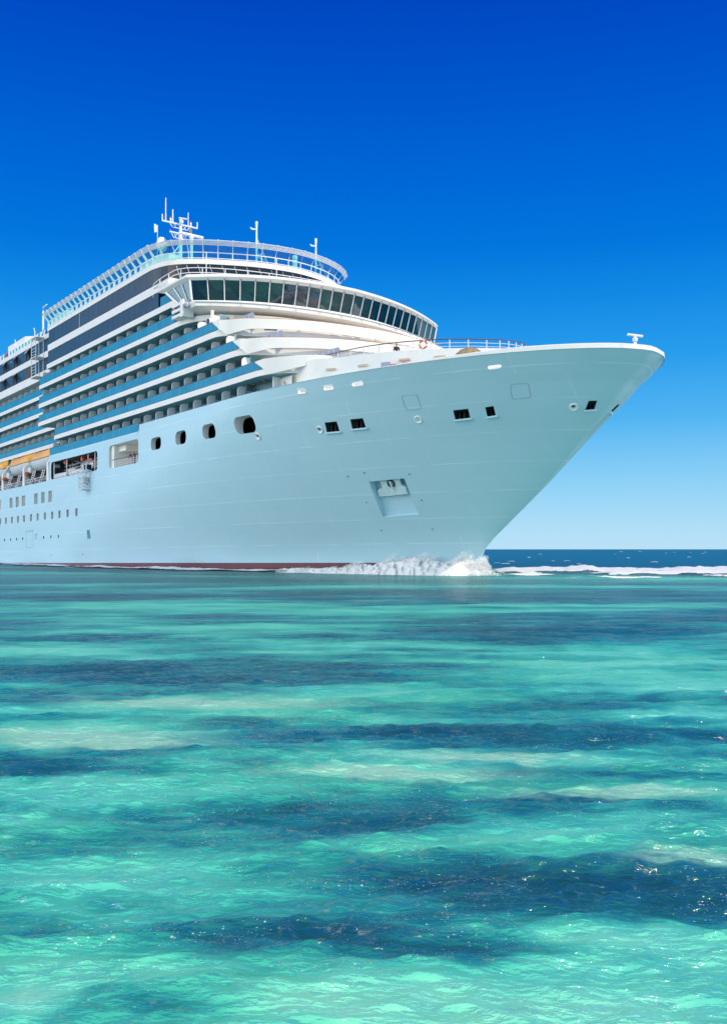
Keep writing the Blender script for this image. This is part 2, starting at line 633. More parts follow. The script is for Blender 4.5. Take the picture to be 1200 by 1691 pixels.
def at_ship(u, v, z, rz=0.0):
    return SHIP_M @ Matrix.Translation(L(u, v, z)) @ Matrix.Rotation(rz, 4, 'Z')


def at_ship_true(u, v, z, rz=0.0):
    return SHIP_M @ Matrix.Translation(LT(u, v, z)) @ Matrix.Rotation(rz, 4, 'Z')


# ------------------------------------------------------------------ the ship
SHIP = empty('cruise_ship', SHIP_M)
tag(SHIP, 'huge white cruise ship with blue glass balconies and a curved glazed bridge', 'cruise ship')

BEAM = 18.5
ZS = [-3.5, 0, 1.5, 2.7, 4.3, 6, 8.25, 10.5, 12.5, 14.3, 15.5, 16.5, 17.2, 18.0, 18.4]
US = [76.5, 80.76, 80.78, 81.39, 83.66, 86.03, 89.07, 91.77, 94.07, 96.22, 97.56, 98.47, 99.5, 100.3, 100.6]


def stem_u(z):
    return float(np.interp(z, ZS, US))


def hull_v(u, z):
    t = min(max(z / 18.0, 0), 1)
    us = 2 + 58 * t ** 1.15
    ue = stem_u(z)
    s = min(max((u - us) / (ue - us), 0), 1)
    w = (BEAM - VC) * max(1 - s * s, 0) ** (0.85 - 0.28 * t)
    if u < -140:                                    # stern rounds in
        w *= max(1 - ((-140 - u) / 34.0) ** 3, 0.0)
    return VC + w


def hull_nrm(u, z):
    e = 0.2
    du = (hull_v(u + e, z) - hull_v(u - e, z)) / (2 * e)
    dz = (hull_v(u, z + e) - hull_v(u, z - e)) / (2 * e)
    n = Vector((-du, -1, -dz))                      # local axes: x = u, y = -v
    return n.normalized()


def build_hull():
    levels = [-3.5, -1.5, 0.0, 0.6, 1.04, 1.6, 2.4, 3.4, 4.4, 5.4, 6.4, 7.4, 8.4, 9.4, 10.4, 11.4, 12.4, 13.4, 14.4, 15.4, 16.3, 17.2, 18.0]
    # stations given as a parameter: aft of 0 fixed u, ahead of 0 a share of the distance to the stem
    aft = [-173, -172, -168, -160, -150, -140, -120, -100, -80, -60, -45, -30, -20, -10]
    fw = [i / 60 for i in range(0, 61)]
    fwd_share = [1 - (1 - t) ** 1.9 for t in fw]
    fwd_share = sorted(fwd_share + [37.27 / 99.6, 37.33 / 99.6])
    cols = [('a', u) for u in aft] + [('f', t) for t in fwd_share]
    high = [c[0] == 'f' and c[1] > 37.3 / 99.6 for c in cols]
    step_cols = []

    def uv(c, z):
        u = c[1] if c[0] == 'a' else c[1] * stem_u(z)
        return u, (VC if (c[0] == 'f' and c[1] >= 1) else hull_v(u, z))
    vs, fs, ms = [], [], []
    n = len(cols)

    def ring(z, inset=0.0, zz=None):
        ids_s, ids_p = [], []
        for i, c in enumerate(cols):
            u, v = uv(c, z)
            top = zz if zz is not None else z
            if top > 17.21 and not high[i]:
                top = 17.2
            if inset:
                v = max(v - inset, VC)
                u = min(u, stem_u(z) - inset)
            ids_s.append(len(vs))
            vs.append((u, -v, top))
        for i, c in enumerate(cols):
            u, v = uv(c, z)
            if v == VC and i == n - 1:
                ids_p.append(ids_s[i])
                continue
            top = zz if zz is not None else z
            if top > 17.21 and not high[i]:
                top = 17.2
            if inset:
                v = max(v - inset, VC)
                u = min(u, stem_u(z) - inset)
            ids_p.append(len(vs))
            vs.append((u, v - 2 * VC, top))
        return ids_s, ids_p
    rings = [ring(z) for z in levels]
    rings.append(ring(18.0, 0.35))
    rings.append(ring(17.0, 0.35, 16.9))
    for k in range(len(rings) - 1):
        (s0, p0), (s1, p1) = rings[k], rings[k + 1]
        for i in range(n - 1):
            fs.append((s0[i], s0[i + 1], s1[i + 1], s1[i]))
            fs.append((p0[i + 1], p0[i], p1[i], p1[i + 1]))
        fs.append((s0[0], s1[0], p1[0], p0[0]))
    s, p = rings[0]
    fs.append(tuple(s) + tuple(reversed(p[:-1])))
    s, p = rings[-1]
    fs.append(tuple(s) + tuple(reversed(p[:-1])))
    me = bpy.data.meshes.new('hull')
    me.from_pydata(vs, [], fs)
    me.validate()
    for nm in ('hull_paint', 'deck_inside', 'dark_inside', 'white_paint'):
        me.materials.append(MATS[nm])
    bm = bmesh.new()
    bm.from_mesh(me)
    bmesh.ops.remove_doubles(bm, verts=bm.verts, dist=0.001)
    bmesh.ops.recalc_face_normals(bm, faces=bm.faces)
    bm.to_mesh(me)
    bm.free()
    return me


def rrect(u0, u1, z0, z1, r, k=5):
    pts = []
    for cx, cz, a0 in ((u1 - r, z1 - r, 0), (u0 + r, z1 - r, 90), (u0 + r, z0 + r, 180), (u1 - r, z0 + r, 270)):
        for j in range(k + 1):
            a = math.radians(a0 + 90 * j / k)
            pts.append((cx + r * math.cos(a), cz + r * math.sin(a)))
    return pts


cut = MB()
for nm in ('hull_paint', 'deck_inside', 'dark_inside', 'white_paint'):
    cut.mi(nm)


def cut_side(poly, m, v_in, v_out=19.6, side=1):
    cut.hexa([L(u, side * v_in, z) for u, z in poly], [L(u, side * v_out, z) for u, z in poly], m)


for sgn in (1, -1):
    a, b = sorted((13.0 * sgn, 20.5 * sgn))
    cut.sbox(-135, 4.3, a, b, 13.45, 20, 'dark_inside')
OP2 = rrect(5.1, 23.8, 13.5, 16.1, 0.55)
RECT = rrect(27.8, 37.3, 13.35, 16.32, 0.6)
cut_side(OP2, 'dark_inside', 13.2)
cut_side(RECT, 'white_paint', 14.6)
PORTS = [rrect(41.0, 43.85, 14.45, 15.92, 0.6), rrect(47.7, 50.4, 14.42, 15.95, 0.62), rrect(54.2, 56.9, 14.42, 15.95, 0.62),
         rrect(60.6, 64.0, 14.3, 16.0, 0.7)]
cut2 = MB()
for nm in ('hull_paint', 'deck_inside', 'dark_inside', 'white_paint'):
    cut2.mi(nm)
for P in PORTS:
    a, c = min(p[0] for p in P), max(p[0] for p in P)
    vi = hull_v(c, 15.2) - .62
    cut_side(P, 'white_paint', vi)
    cut2.sbox(a - 2.6, c + .6, 13.4, vi + .02, 14.0, 16.4, 'dark_inside')
TRIS = []
for c in (4.75, 1.4, -1.9, -8.2, -11.5, -14.9, -21.6, -25, -28.4, -36, -39.4, -42.8, -50, -53.4, -57):
    TRIS.append((c - 0.85, c + 0.85))
    cut_side(rrect(c - 0.85, c + 0.85, 10.2, 11.88, 0.12, 2), 'white_paint', 18.2, 19)
WINS = [15.97, 12.37, 8.94, 5.71, 2.41, -1.02, -4.32, -7.87, -11.05, -14.35, -17.77] + [-21.1 - 3.4 * k for k in range(14)]
for c in WINS:
    cut_side(rrect(c - 0.55, c + 0.55, 7.6, 8.72, 0.18, 2), 'white_paint', 18.2, 19)
SMALL = [8.51, 5.2, 1.84, -8.49, -11.73, -15.03, -18.5, -22, -25.4, -28.8]
for c in SMALL:
    cut_side(rrect(c - 0.22, c + 0.22, 4.7, 5.2, 0.15, 2), 'dark_inside', 18.2, 19)
cut_side([(19.9, 4.35), (21.1, 4.35), (20.9, 5.55), (19.9, 5.5)], 'hull_paint', 17.6, 19)

# mooring openings in the flare: corners lie on the shell (top aft, top fore, bottom fore, bottom aft)
MOOR = [[(73.25, 15.32, 14.28), (74.67, 14.92, 14.26), (74.43, 14.4, 13.39), (72.93, 14.82, 13.41)],
        [(76.26, 14.53, 14.29), (77.64, 14.1, 14.28), (77.41, 13.57, 13.46), (75.91, 14.0, 13.46)],
        [(86.18, 10.73, 14.21), (87.43, 10.13, 14.24), (87.15, 9.59, 13.52), (85.85, 10.16, 13.47)],
        [(88.77, 9.42, 14.26), (89.45, 9.09, 14.31), (89.14, 8.5, 13.58), (88.46, 8.83, 13.53)],
        [(95.5, 4.13, 14.42), (95.88, 3.53, 14.45), (95.31, 3.21, 13.81), (94.85, 3.82, 13.75)],
        [(95.5, 0.27, 14.42), (94.85, 0.58, 13.75), (95.31, 1.19, 13.81), (95.88, 0.87, 14.45)]]


def hdir(q, side=1):
    a, b = Vector((q[0][0], -q[0][1], 0)), Vector((q[1][0], -q[1][1], 0))
    d = (b - a)
    n = Vector((d.y, -d.x, 0)).normalized()
    if n.y * -side < 0:
        n = -n
    return n


for i, q in enumerate(MOOR):
    n = hdir(q) if i < 5 else hdir([q[0], q[3]], -1)
    pts = [LT(*p) for p in q]
    dep = 1.6 if i < 4 else 0.8
    cut.hexa([p - n * dep for p in pts], [p + n * 0.45 for p in pts], 'dark_inside')

# anchor pocket
AP = [LT(74.5, 11.12, 8.84), LT(78.32, 9.74, 8.98), LT(77.52, 7.37, 5.69), LT(73.79, 8.8, 5.51)]
APN = hull_nrm(76.03, 7.26)
cut.hexa([AP[0] - APN * 1.25 + Vector((0.25, 0, -.1)), AP[1] - APN * 1.25 + Vector((-.15, 0, -.1)), AP[2] - APN * 0.35, AP[3] - APN * 0.35],
         [p + APN * 0.5 for p in AP], 'hull_paint')

FAIR = [((71.63, 17.33, 17.24), (72.74, 17.1, 17.16)),
        ((75.0, 16.65, 17.15), (76.22, 16.34, 17.09)),
        ((78.31, 15.8, 17.08), (79.6, 15.48, 17.08)),
        ((90.81, 11.04, 17.17), (91.85, 10.47, 17.21))]


def fair_loop(p, q, grow=0.0):
    P0, P1 = LT(*p), LT(*q)
    n = hull_nrm((p[0] + q[0]) / 2, 17.2)
    d = (P1 - P0).normalized()
    upv = n.cross(d)
    if upv.z < 0:
        upv = -upv
    hw, hh = (P1 - P0).length / 2 + grow, 0.19 + grow
    c = (P0 + P1) / 2
    out = []
    for k in range(20):
        x, y = math.cos(2 * math.pi * k / 20), math.sin(2 * math.pi * k / 20)
        out.append(c + d * (x * hh + math.copysign(hw - hh, x)) + upv * y * hh)
    return out, n


for p, q in FAIR:
    lp, n = fair_loop(p, q)
    cut.hexa([x - n * .7 for x in lp], [x + n * .4 for x in lp], 'white_paint')

hull_me = build_hull()
tmp = bpy.data.objects.new('hull_solid', hull_me)
COL.objects.link(tmp)
cut_ob = cut.build('hull_cutter')
cut2_ob = cut2.build('hull_cutter')
bo = tmp.modifiers.new('cut', 'BOOLEAN')
bo.operation = 'DIFFERENCE'
bo.object = cut_ob
bo.solver = 'EXACT'
bo.material_mode = 'TRANSFER'
bo = tmp.modifiers.new('cut2', 'BOOLEAN')
bo.operation = 'DIFFERENCE'
bo.object = cut2_ob
bo.solver = 'EXACT'
bo.material_mode = 'TRANSFER'
dg = bpy.context.evaluated_depsgraph_get()
hm = bpy.data.meshes.new_from_object(tmp.evaluated_get(dg))
hm.name = 'hull'
print('hull polys', len(hm.polygons), 'mats', [m.name for m in hm.materials])
bpy.data.objects.remove(cut_ob)
bpy.data.objects.remove(cut2_ob)
bpy.data.objects.remove(tmp)
hm.polygons.foreach_set('use_smooth', [True] * len(hm.polygons))
hm.set_sharp_from_angle(angle=math.radians(28))
hull = bpy.data.objects.new('hull', hm)
COL.objects.link(hull)
hull.parent = SHIP

# white cap rail on the bulwark
rim = [(u, hull_v(u, 18.0)) for u in [66, 68, 70, 73, 76, 79, 82, 85, 88, 91, 93, 95, 96.5, 97.6, 98.4, 99.0, 99.4, 99.6]]
rim_path = catmull(rim + [(stem_u(18.0), VC)] + [(u, 2 * VC - v) for u, v in rim[::-1]], 3)
b = MB()
ip, op = offset(rim_path, -0.42), offset(rim_path, 0.05)
zt = [18.03 + 0.38 * min(1, max(0, (u - 81) / 13)) for u, v in rim_path]
vs, fs = [], []
for i in range(len(rim_path)):
    vs += [LT(*op[i], 17.985), LT(*op[i], max(17.99, zt[i] - 0.1)), LT(rim_path[i][0] * .75 + ip[i][0] * .25, rim_path[i][1] * .75 + ip[i][1] * .25, zt[i]),
           LT(*ip[i], zt[i] - 0.02), LT(*ip[i], 17.985)]
for i in range(len(rim_path) - 1):
    for k in range(4):
        fs.append((5 * i + k, 5 * i + 5 + k, 5 * i + 6 + k, 5 * i + 1 + k))
b.add(vs, fs, 'white_paint')
b.build('cap_rail', SHIP, 50)

# glass of the hull windows
for (a, c) in TRIS:
    b = MB()
    w = (c - a)
    for k in range(3):
        b.sbox(a + w * (k / 3) + 0.06, a + w * ((k + 1) / 3) - 0.06, 18.2, 18.27, 10.23, 11.85, 'hull_glass')
    b.sbox(a + w / 3 - 0.05, a + w / 3 + 0.05, 18.2, 18.4, 10.2, 11.88, 'white_paint')
    b.sbox(a + 2 * w / 3 - 0.05, a + 2 * w / 3 + 0.05, 18.2, 18.4, 10.2, 11.88, 'white_paint')
    b.build('hull_window', SHIP)
for c in WINS:
    b = MB()
    b.sbox(c - 0.53, c + 0.53, 18.2, 18.27, 7.62, 8.7, 'hull_glass')
    b.sbox(c - 0.06, c + 0.06, 18.27, 18.36, 7.6, 8.72, 'white_paint')
    b.build('cabin_window', SHIP)

# fittings on the shell
for p, q in FAIR:
    lp, n = fair_loop(p, q, .05)
    b = MB()
    b.tube([x + n * .02 for x in lp], .06, 'white_paint', 6, True)
    b.build('fairlead', SHIP, 40)

for (u, v, z) in [(72.27, 15.21, 13.74), (82.77, 11.8, 13.75), (94.45, 4.78, 14.02), (63.77, 17.02, 13.87)]:
    n = hull_nrm(u, z)
    c = LT(u, v, z)
    d = n.cross(Vector((0, 0, 1))).normalized()
    e = d.cross(n).normalized()
    b = MB()

    def ringp(r, off):
        return [c + n * off + (d * math.cos(2 * math.pi * k / 20) + e * math.sin(2 * math.pi * k / 20)) * r for k in range(20)]
    seq = [ringp(0.38, -0.05), ringp(0.40, 0.06), ringp(0.34, 0.12), ringp(0.24, 0.05), ringp(0.20, 0.01)]
    for A, B_ in zip(seq[:-1], seq[1:]):
        b.sheet(A + A[:1], B_ + B_[:1], 'rail_white')
    b.add(seq[-1], [tuple(range(20))], 'rail_white')
    hole = [c + d * 0.02 + e * 0.05 + n * 0.02 + (d * math.cos(2 * math.pi * k / 14) * .15 + e * math.sin(2 * math.pi * k / 14) * .1) for k in range(14)]
    b.hexa([p_ - n * 0.02 for p_ in hole], [p_ + n * 0.012 for p_ in hole], 'dark_inside')
    b.build('hawse_ring', SHIP, 40)

for i, q in enumerate(MOOR):
    pts = [LT(*p) for p in q]
    if i < 5:
        n = hdir(q)
        lo, hi = pts[3], pts[2]
    else:
        n = hdir([q[0], q[3]], -1)
        lo, hi = pts[1], pts[2]
    d = (hi - lo).normalized()
    b = MB()
    A = lo - d * 0.12
    B_ = hi + d * 0.18
    b.hexa([A - n * .15 + Vector((0, 0, -.15)), A + n * .16 + Vector((0, 0, -.15)), A + n * .2 + Vector((0, 0, 0.0)), A - n * .15 + Vector((0, 0, 0.0))],
           [B_ - n * .15 + Vector((0, 0, -.15)), B_ + n * .16 + Vector((0, 0, -.15)), B_ + n * .2 + Vector((0, 0, 0.0)), B_ - n * .15 + Vector((0, 0, 0.0))], 'hull_paint')
    # rollers
    ln = (hi - lo).length
    kk = 3 if ln > 1.2 else 2
    for k in range(kk):
        p = lo + (hi - lo) * ((k + 0.5) / kk) - n * 0.35
        b.tube([p + Vector((0, 0, 0.01)), p + Vector((0, 0, .12)), p + Vector((0, 0, 0.78))], [0.13, 0.085, 0.075], 'dark_inside', 8)
        b.lathe(p + Vector((0, 0, 0.0)), [(0.15, 0), (0.15, .06), (0.06, .1)], 'boat_grey', 10)
    b.build('mooring_sill', SHIP, 40)

# flush shell doors: thin raised outlines
for corners in ([(82.56, 15.69), (83.99, 15.65), (83.64, 14.51), (82.23, 14.54)], [(91.62, 15.8), (92.87, 15.81), (92.39, 14.76), (91.07, 14.71)]):
    loop = []
    for i in range(4):
        a, b2, c2 = Vector(corners[i - 1]), Vector(corners[i]), Vector(corners[(i + 1) % 4])
        for t in (0.84, 0.92):
            p = a.lerp(b2, t)
            loop.append((p.x * (1 - (t - .84) * 2) + b2.lerp(c2, .08).x * (t - .84) * 2, p.y * (1 - (t - .84) * 2) + b2.lerp(c2, .08).y * (t - .84) * 2))
        loop.append(tuple(b2.lerp(c2, 0.14)))
    b = MB()
    b.tube([LT(u, hull_v(u, z) + .01, z) for u, z in loop], 0.022, 'grey_panel', 5, True)
    b.build('shell_door', SHIP)
b = MB()
b.tube([L(u, 18.5, z) for u, z in ((-6.7, 3.5), (-6.7, 6.05), (-3.6, 6.05), (-3.6, 3.5))], 0.03, 'grey_panel', 5, True)
b.sbox(-6.9, -3.4, 18.45, 18.62, 6.12, 6.22, 'hull_paint')
b.build('shell_door', SHIP)
b = MB()
b.sbox(-2.6, -1.2, 18.45, 18.6, 5.5, 5.6, 'hull_paint')
b.tube([L(-1.9 + .35 * math.cos(k * math.pi / 6), 18.5, 5.1 + .35 * math.sin(k * math.pi / 6)) for k in range(12)], 0.04, 'grey_panel', 5, True)
b.build('shell_vent', SHIP)
for (u, z) in [(-15.4, 2.32), (5.33, 2.27), (17.73, 2.27), (74.62, 9.67), (72.63, 9.44), (79.02, 9.33), (78.66, 7.0), (77.94, 4.32), (72.85, 4.3), (73.03, 6.97)]:
    b = MB()
    c = LT(u, hull_v(u, z), z)
    n = hull_nrm(u, z)
    d = n.cross(Vector((0, 0, 1))).normalized()
    e = d.cross(n)
    lp = [c + (d * math.cos(k * math.pi / 4) + e * math.sin(k * math.pi / 4)) * 0.12 for k in range(8)]
    b.hexa([p_ - n * .03 for p_ in lp], [p_ + n * .05 for p_ in lp], 'hull_paint')
    lp = [c + (d * math.cos(k * math.pi / 4) + e * math.sin(k * math.pi / 4)) * 0.07 - e * 0.03 for k in range(8)]
    b.hexa([p_ - n * .03 for p_ in lp], [p_ + n * .055 for p_ in lp], 'dark_inside')
    b.build('shell_lug', SHIP, 40)

# anchor stowed in its pocket: a thing of its own
anc = empty('anchor', SHIP_M @ Matrix.Translation(LT(76.03, 9.26, 7.26)))
tag(anc, 'pale anchor with a broad fluke plate stowed in the recessed pocket of the bow', 'anchor')
b = MB()
O = LT(76.03, 9.26, 7.26)
cx = (AP[0] + AP[1]) / 2
ax = (AP[1] - AP[0]).normalized()
dn = ((AP[3] + AP[2]) / 2 - cx).normalized()
n = APN
basep = cx + dn * 0.2 - n * 0.45


def pp(a, d_, o=0.0):
    return basep + ax * a + dn * d_ + n * o - O


pl = [(-1.0, .05), (1.15, .05), (1.15, .75), (1.5, 1.05), (1.45, 1.75), (-1.75, 1.8), (-1.7, 1.1), (-1.05, .85)]
b.hexa([pp(a, d_, -.12) for a, d_ in pl], [pp(a, d_, .12) for a, d_ in pl], 'anchor_paint')
for a in (-0.9, 0.75):
    b.hexa([pp(a - .07, 1.8, -.1), pp(a + .07, 1.8, -.1), pp(a, 1.95, -.05)], [pp(a - .07, 1.8, .1), pp(a + .07, 1.8, .1), pp(a, 1.95, .05)], 'anchor_paint')
b.build('fluke_plate', anc)
b = MB()
b.tube([pp(.15 + .33 * math.cos(k * math.pi / 8), .42 + .36 * math.sin(k * math.pi / 8), .16) for k in range(16)], 0.10, 'dark_inside', 6, True)
b.tube([pp(.1, .1, .2), pp(.15, .6, .22), pp(.15, 1.15, .16)], 0.11, 'anchor_paint', 8)
b.build('shackle', anc, 40)

# ------------------------------------------------------------------ superstructure
CAB_V = 16.4
AFT_V = 15.6
AFT_END = -78.0
rows = [(27.9, 28.5, 29.6), (25.0, 25.65, 26.68), (22.2, 22.82, 23.84), (19.4, 20.0, 20.92)]      # fascia bottom, floor, rail top
ROW5 = (16.5, 17.2, 18.22)

D1 = sym([(46.0, 18.5), (50.5, 18.3), (53.5, 16.5), (55.3, 13.0), (56.4, 8.0), (56.9, 3.5), (57.0, 0)])
D2 = sym([(55.5, 18.5), (57.3, 18.42), (58.6, 17.85), (60.1, 16.75), (61.6, 14.7), (62.75, 12.4), (63.7, 9.7), (64.3, 6.3), (64.6, 3.0), (64.65, 0)])
D3 = sym([(60.0, 18.5), (61.9, 18.38), (63.3, 17.7), (64.7, 16.55), (66.4, 14.3), (67.8, 11.8), (68.9, 8.6), (69.6, 5.2), (69.9, 2.5), (69.95, 0)])
D4 = sym([(64.0, 18.5), (66.4, 18.45), (68.3, 18.0), (70.0, 17.05), (71.3, 15.9), (72.0, 14.9), (72.3, 13.8), (72.3, 10.0), (72.3, 0)], 4)


def front_w(p):
    t = min(1, max(0, (18.46 - abs(p[1])) / 2.6))
    return t * t * (3 - 2 * t)


def slab_edge(path):
    nr = path_normals(path)
    return [(p[0] - q[0] * 1.0 * front_w(p), p[1] - q[1] * 1.0 * front_w(p)) for p, q in zip(path, nr)]


DECKS = [(D1, -0.6), (D2, -0.86), (D3, -1.0), (D4, 6.4)]
for (path, aft), (z0, z1, zr) in zip(DECKS, rows):
    b = MB()
    poly = [(aft, 18.5)] + (path if path is D1 else slab_edge(path)) + [(aft, -18.5)]
    b.prism(poly, z0, z1, 'white_paint')
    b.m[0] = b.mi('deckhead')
    b.build('deck', SHIP, 30)
    b = MB()
    b.prism([(AFT_END, AFT_V), (aft - 0.003, AFT_V), (aft - 0.003, -AFT_V), (AFT_END, -AFT_V)], z0, z1, 'white_paint')
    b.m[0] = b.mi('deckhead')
    b.build('deck', SHIP)

# house fronts behind the balconies, one per storey (open rows above decks 5, 4, 3, 2)
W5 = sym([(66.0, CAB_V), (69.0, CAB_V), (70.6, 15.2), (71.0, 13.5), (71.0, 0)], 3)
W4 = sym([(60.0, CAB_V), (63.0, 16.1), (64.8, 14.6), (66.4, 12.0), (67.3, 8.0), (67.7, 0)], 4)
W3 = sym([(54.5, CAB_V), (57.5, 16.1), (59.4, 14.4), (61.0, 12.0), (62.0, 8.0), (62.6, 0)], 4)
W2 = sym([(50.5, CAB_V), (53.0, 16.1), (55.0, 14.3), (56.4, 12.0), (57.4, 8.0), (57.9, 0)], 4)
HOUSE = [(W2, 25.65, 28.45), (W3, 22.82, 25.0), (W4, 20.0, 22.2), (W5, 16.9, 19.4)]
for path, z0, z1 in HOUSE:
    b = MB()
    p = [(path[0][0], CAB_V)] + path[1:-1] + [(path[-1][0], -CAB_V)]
    b.prism(p, z0 + .003, z1 - .003, 'shaded_cream')
    u0 = path[0][0] - .003
    b.prism([(0.5, CAB_V), (u0, CAB_V), (u0, -CAB_V), (0.5, -CAB_V)], z0 + .003, z1 - .003, 'cabin_teal')
    b.build('cabin_wall', SHIP, 30)
b = MB()
b.prism([(0.5, CAB_V), (46, CAB_V), (46, -CAB_V), (0.5, -CAB_V)], 28.503, 30.5, 'cabin_teal')
for z0, z1 in ((28.503, 30.9), (25.653, 27.897), (22.823, 24.997), (20.003, 22.197), (16.903, 19.397)):
    b.prism([(AFT_END, AFT_V - 1.9), (0.497, AFT_V - 1.9), (0.497, -AFT_V + 1.9), (AFT_END, -AFT_V + 1.9)], z0, z1, 'cabin_teal')
b.build('cabin_wall', SHIP)

# glass balustrades with dark rails
RAILS = [(-0.5, 47.5, rows[0]), (-0.76, 56.6, rows[1]), (-0.9, 61.1, rows[2]), (6.5, 65.6, rows[3])]
for i, (a, c, (z0, z1, zr)) in enumerate(RAILS):
    for sgn in (1, -1):
        b = MB()
        tip = 1.4 if i else 0.0
        pts = [(a, z1 + .06), (c + tip, z1 + .06), (c, zr), (a, zr)]
        b.hexa([L(u, sgn * 18.42, z) for u, z in pts], [L(u, sgn * 18.46, z) for u, z in pts], 'balcony_glass')
        g = b.build('balustrade', SHIP)
        b = MB()
        b.tube([L(a, sgn * 18.44, zr + .03), L(c + .1, sgn * 18.44, zr + .03)], 0.045, 'rail_dark', 6)
        b.tube([L(a, sgn * 18.47, z1 + .03), L(c + tip, sgn * 18.47, z1 + .03)], 0.035, 'rail_dark', 6)
        b.build('handrail', g)
for sgn in (1, -1):
    b = MB()
    pts = [(4.25, 17.22), (37.28, 17.22), (37.28, 18.24), (4.25, 18.24)]
    b.hexa([L(u, sgn * 18.42, z) for u, z in pts], [L(u, sgn * 18.46, z) for u, z in pts], 'balcony_glass')
    g = b.build('balustrade', SHIP)
    b = MB()
    b.tube([L(4.25, sgn * 18.44, 18.27), L(37.3, sgn * 18.44, 18.27)], 0.045, 'rail_dark', 6)
    b.build('handrail', g)
for z0, z1, zr in rows:
    a, c = AFT_END, (6.3 if z0 < 20 else -0.9)
    for sgn in (1, -1):
        b = MB()
        pts = [(a, z1 + .06), (c, z1 + .06), (c, zr), (a, zr)]
        b.hexa([L(u, sgn * (AFT_V - .08), z) for u, z in pts], [L(u, sgn * (AFT_V - .04), z) for u, z in pts], 'balcony_glass')
        g = b.build('balustrade', SHIP)
        b = MB()
        b.tube([L(a, sgn * (AFT_V - .06), zr + .03), L(c, sgn * (AFT_V - .06), zr + .03)], 0.045, 'rail_dark', 6)
        b.build('handrail', g)


# balcony partitions: rounded outboard panel, post, lower inner panel, amber cabin lamp
def partition_mesh():
    b = MB()
    # local origin: outboard foot; y grows inboard on the starboard side
    pr = [(0.0, 0.0), (0.0, 1.52)] + [(0.42 - .42 * math.cos(a), 1.52 + .42 * math.sin(a)) for a in (math.pi / 8 * k for k in range(1, 5))] + [(0.95, 1.94), (0.95, 0.0)]
    b.hexa([Vector((-.04, y, z)) for y, z in pr], [Vector((.04, y, z)) for y, z in pr], 'rail_white')
    b.box((-.05, .95, 0), (.05, 1.05, 2.2), 'grey_panel')
    b.box((-.03, 1.05, 0), (.03, 1.98, 1.55), 'deck_inside')
    b.box((-.03, 1.05, 1.55), (.03, 1.98, 2.2), 'cabin_teal')
    return b


part0 = partition_mesh().build('balcony_partition', SHIP)
bl = MB()
bl.lathe((.85, 1.55, 1.52), [(.02, 0), (.13, .05), (.15, .16), (.06, .26)], 'lamp_amber', 8)
lamp0 = bl.build('lamp', part0, 40)
SPOTS = []
for i, (a, c, (z0, z1, zr)) in enumerate(RAILS):
    u = 56.25 - 3.27 * 30
    while u < c - .2:
        if u > a + .1:
            SPOTS.append((u, 18.38, z1))
        u += 3.27
u = 58.46 - 3.32 * 30
while u < 62.5:
    if u > 4.5:
        SPOTS.append((u, 18.3, 16.95 + .25))
    u += 3.32
SPOTS.sort(key=lambda s: -s[0])
for k, (u, v, z) in enumerate(SPOTS[:90]):
    if k == 0:
        p, l = part0, lamp0
    else:
        p, l = part0.copy(), lamp0.copy()
        COL.objects.link(p)
        COL.objects.link(l)
        l.parent = p
    p.location = L(u, v, z)
b = MB()
src = partition_mesh()


def stamp(u, v, z, sgn=1):
    for f, mi_ in zip(src.f, src.m):
        pass
    o = Vector((u, -v, z))
    base = len(b.v)
    b.v += [o + Vector((p.x, p.y * sgn, p.z)) for p in src.v]
    for f, mi_ in zip(src.f, src.m):
        b.f.append([i + base for i in f])
        b.m.append(b.mi(src.mats[mi_]))


for (u, v, z) in SPOTS[90:]:
    stamp(u, v, z)
for (u, v, z) in SPOTS:
    stamp(u, -v, z, -1)
for z0, z1, zr in rows:
    c = 5.8 if z0 < 20 else -1.6
    u = c
    while u > AFT_END:
        stamp(u, AFT_V - .12, z1)
        stamp(u, -AFT_V + .12, z1, -1)
        u -= 3.27
tag(b.build('balcony_partition', SHIP), kind='stuff')

# wrap-round parapets on the fronts of decks 2 and 3, shorter wings on deck 4
for path, (z0, z1, zr), start in ((D2, rows[1], 56.7), (D3, rows[2], 61.2), (D4, rows[3], 65.7)):
    if path is D4:
        segs = [[p for p in path if p[1] > 13.75], [p for p in path if p[1] < -13.75]]
    else:
        segs = [path]
    for sg in segs:
        pth = []
        for u, v in sg:
            if u >= start + .3:
                pth.append((u, v))
        st = (start, math.copysign(18.5, pth[0][1])) if not (path is D4 and sg is segs[1]) else None
        if st:
            pth = [st, (start + 1.45, 18.47)] + [p for p in pth if p[0] > start + 1.8]
        if path is not D4:
            pth = pth[:-3] + [(start + 1.45, -18.47), (start, -18.5)]
        elif not st:
            pth = pth[:-3] + [(start + 1.45, -18.47), (start, -18.5)]
        pth2 = offset(pth, 0.02)
        zt = [zr - .02] * len(pth2)
        zb = [z0 - .02 + (z1 - .05 - z0) * front_w(p) for p in pth]
        if st:
            zt[0] = zr - .02
            zb[0] = zr - .08
            zb[1] = z1 + .05
        if not (path is D4 and st):
            zb[-1] = zr - .08
            zb[-2] = z1 + .05
        b = MB()
        b.wall(pth2, zb, zt, 0.16, 'white_paint')
        w = b.build('parapet', SHIP, 40)
        b = MB()
        hp = offset(pth2, -0.08)
        b.tube([L(u, v, zr) for u, v in hp], 0.05, 'rust_trim' if path is not D4 else 'white_paint', 6)
        b.build('handrail', w)

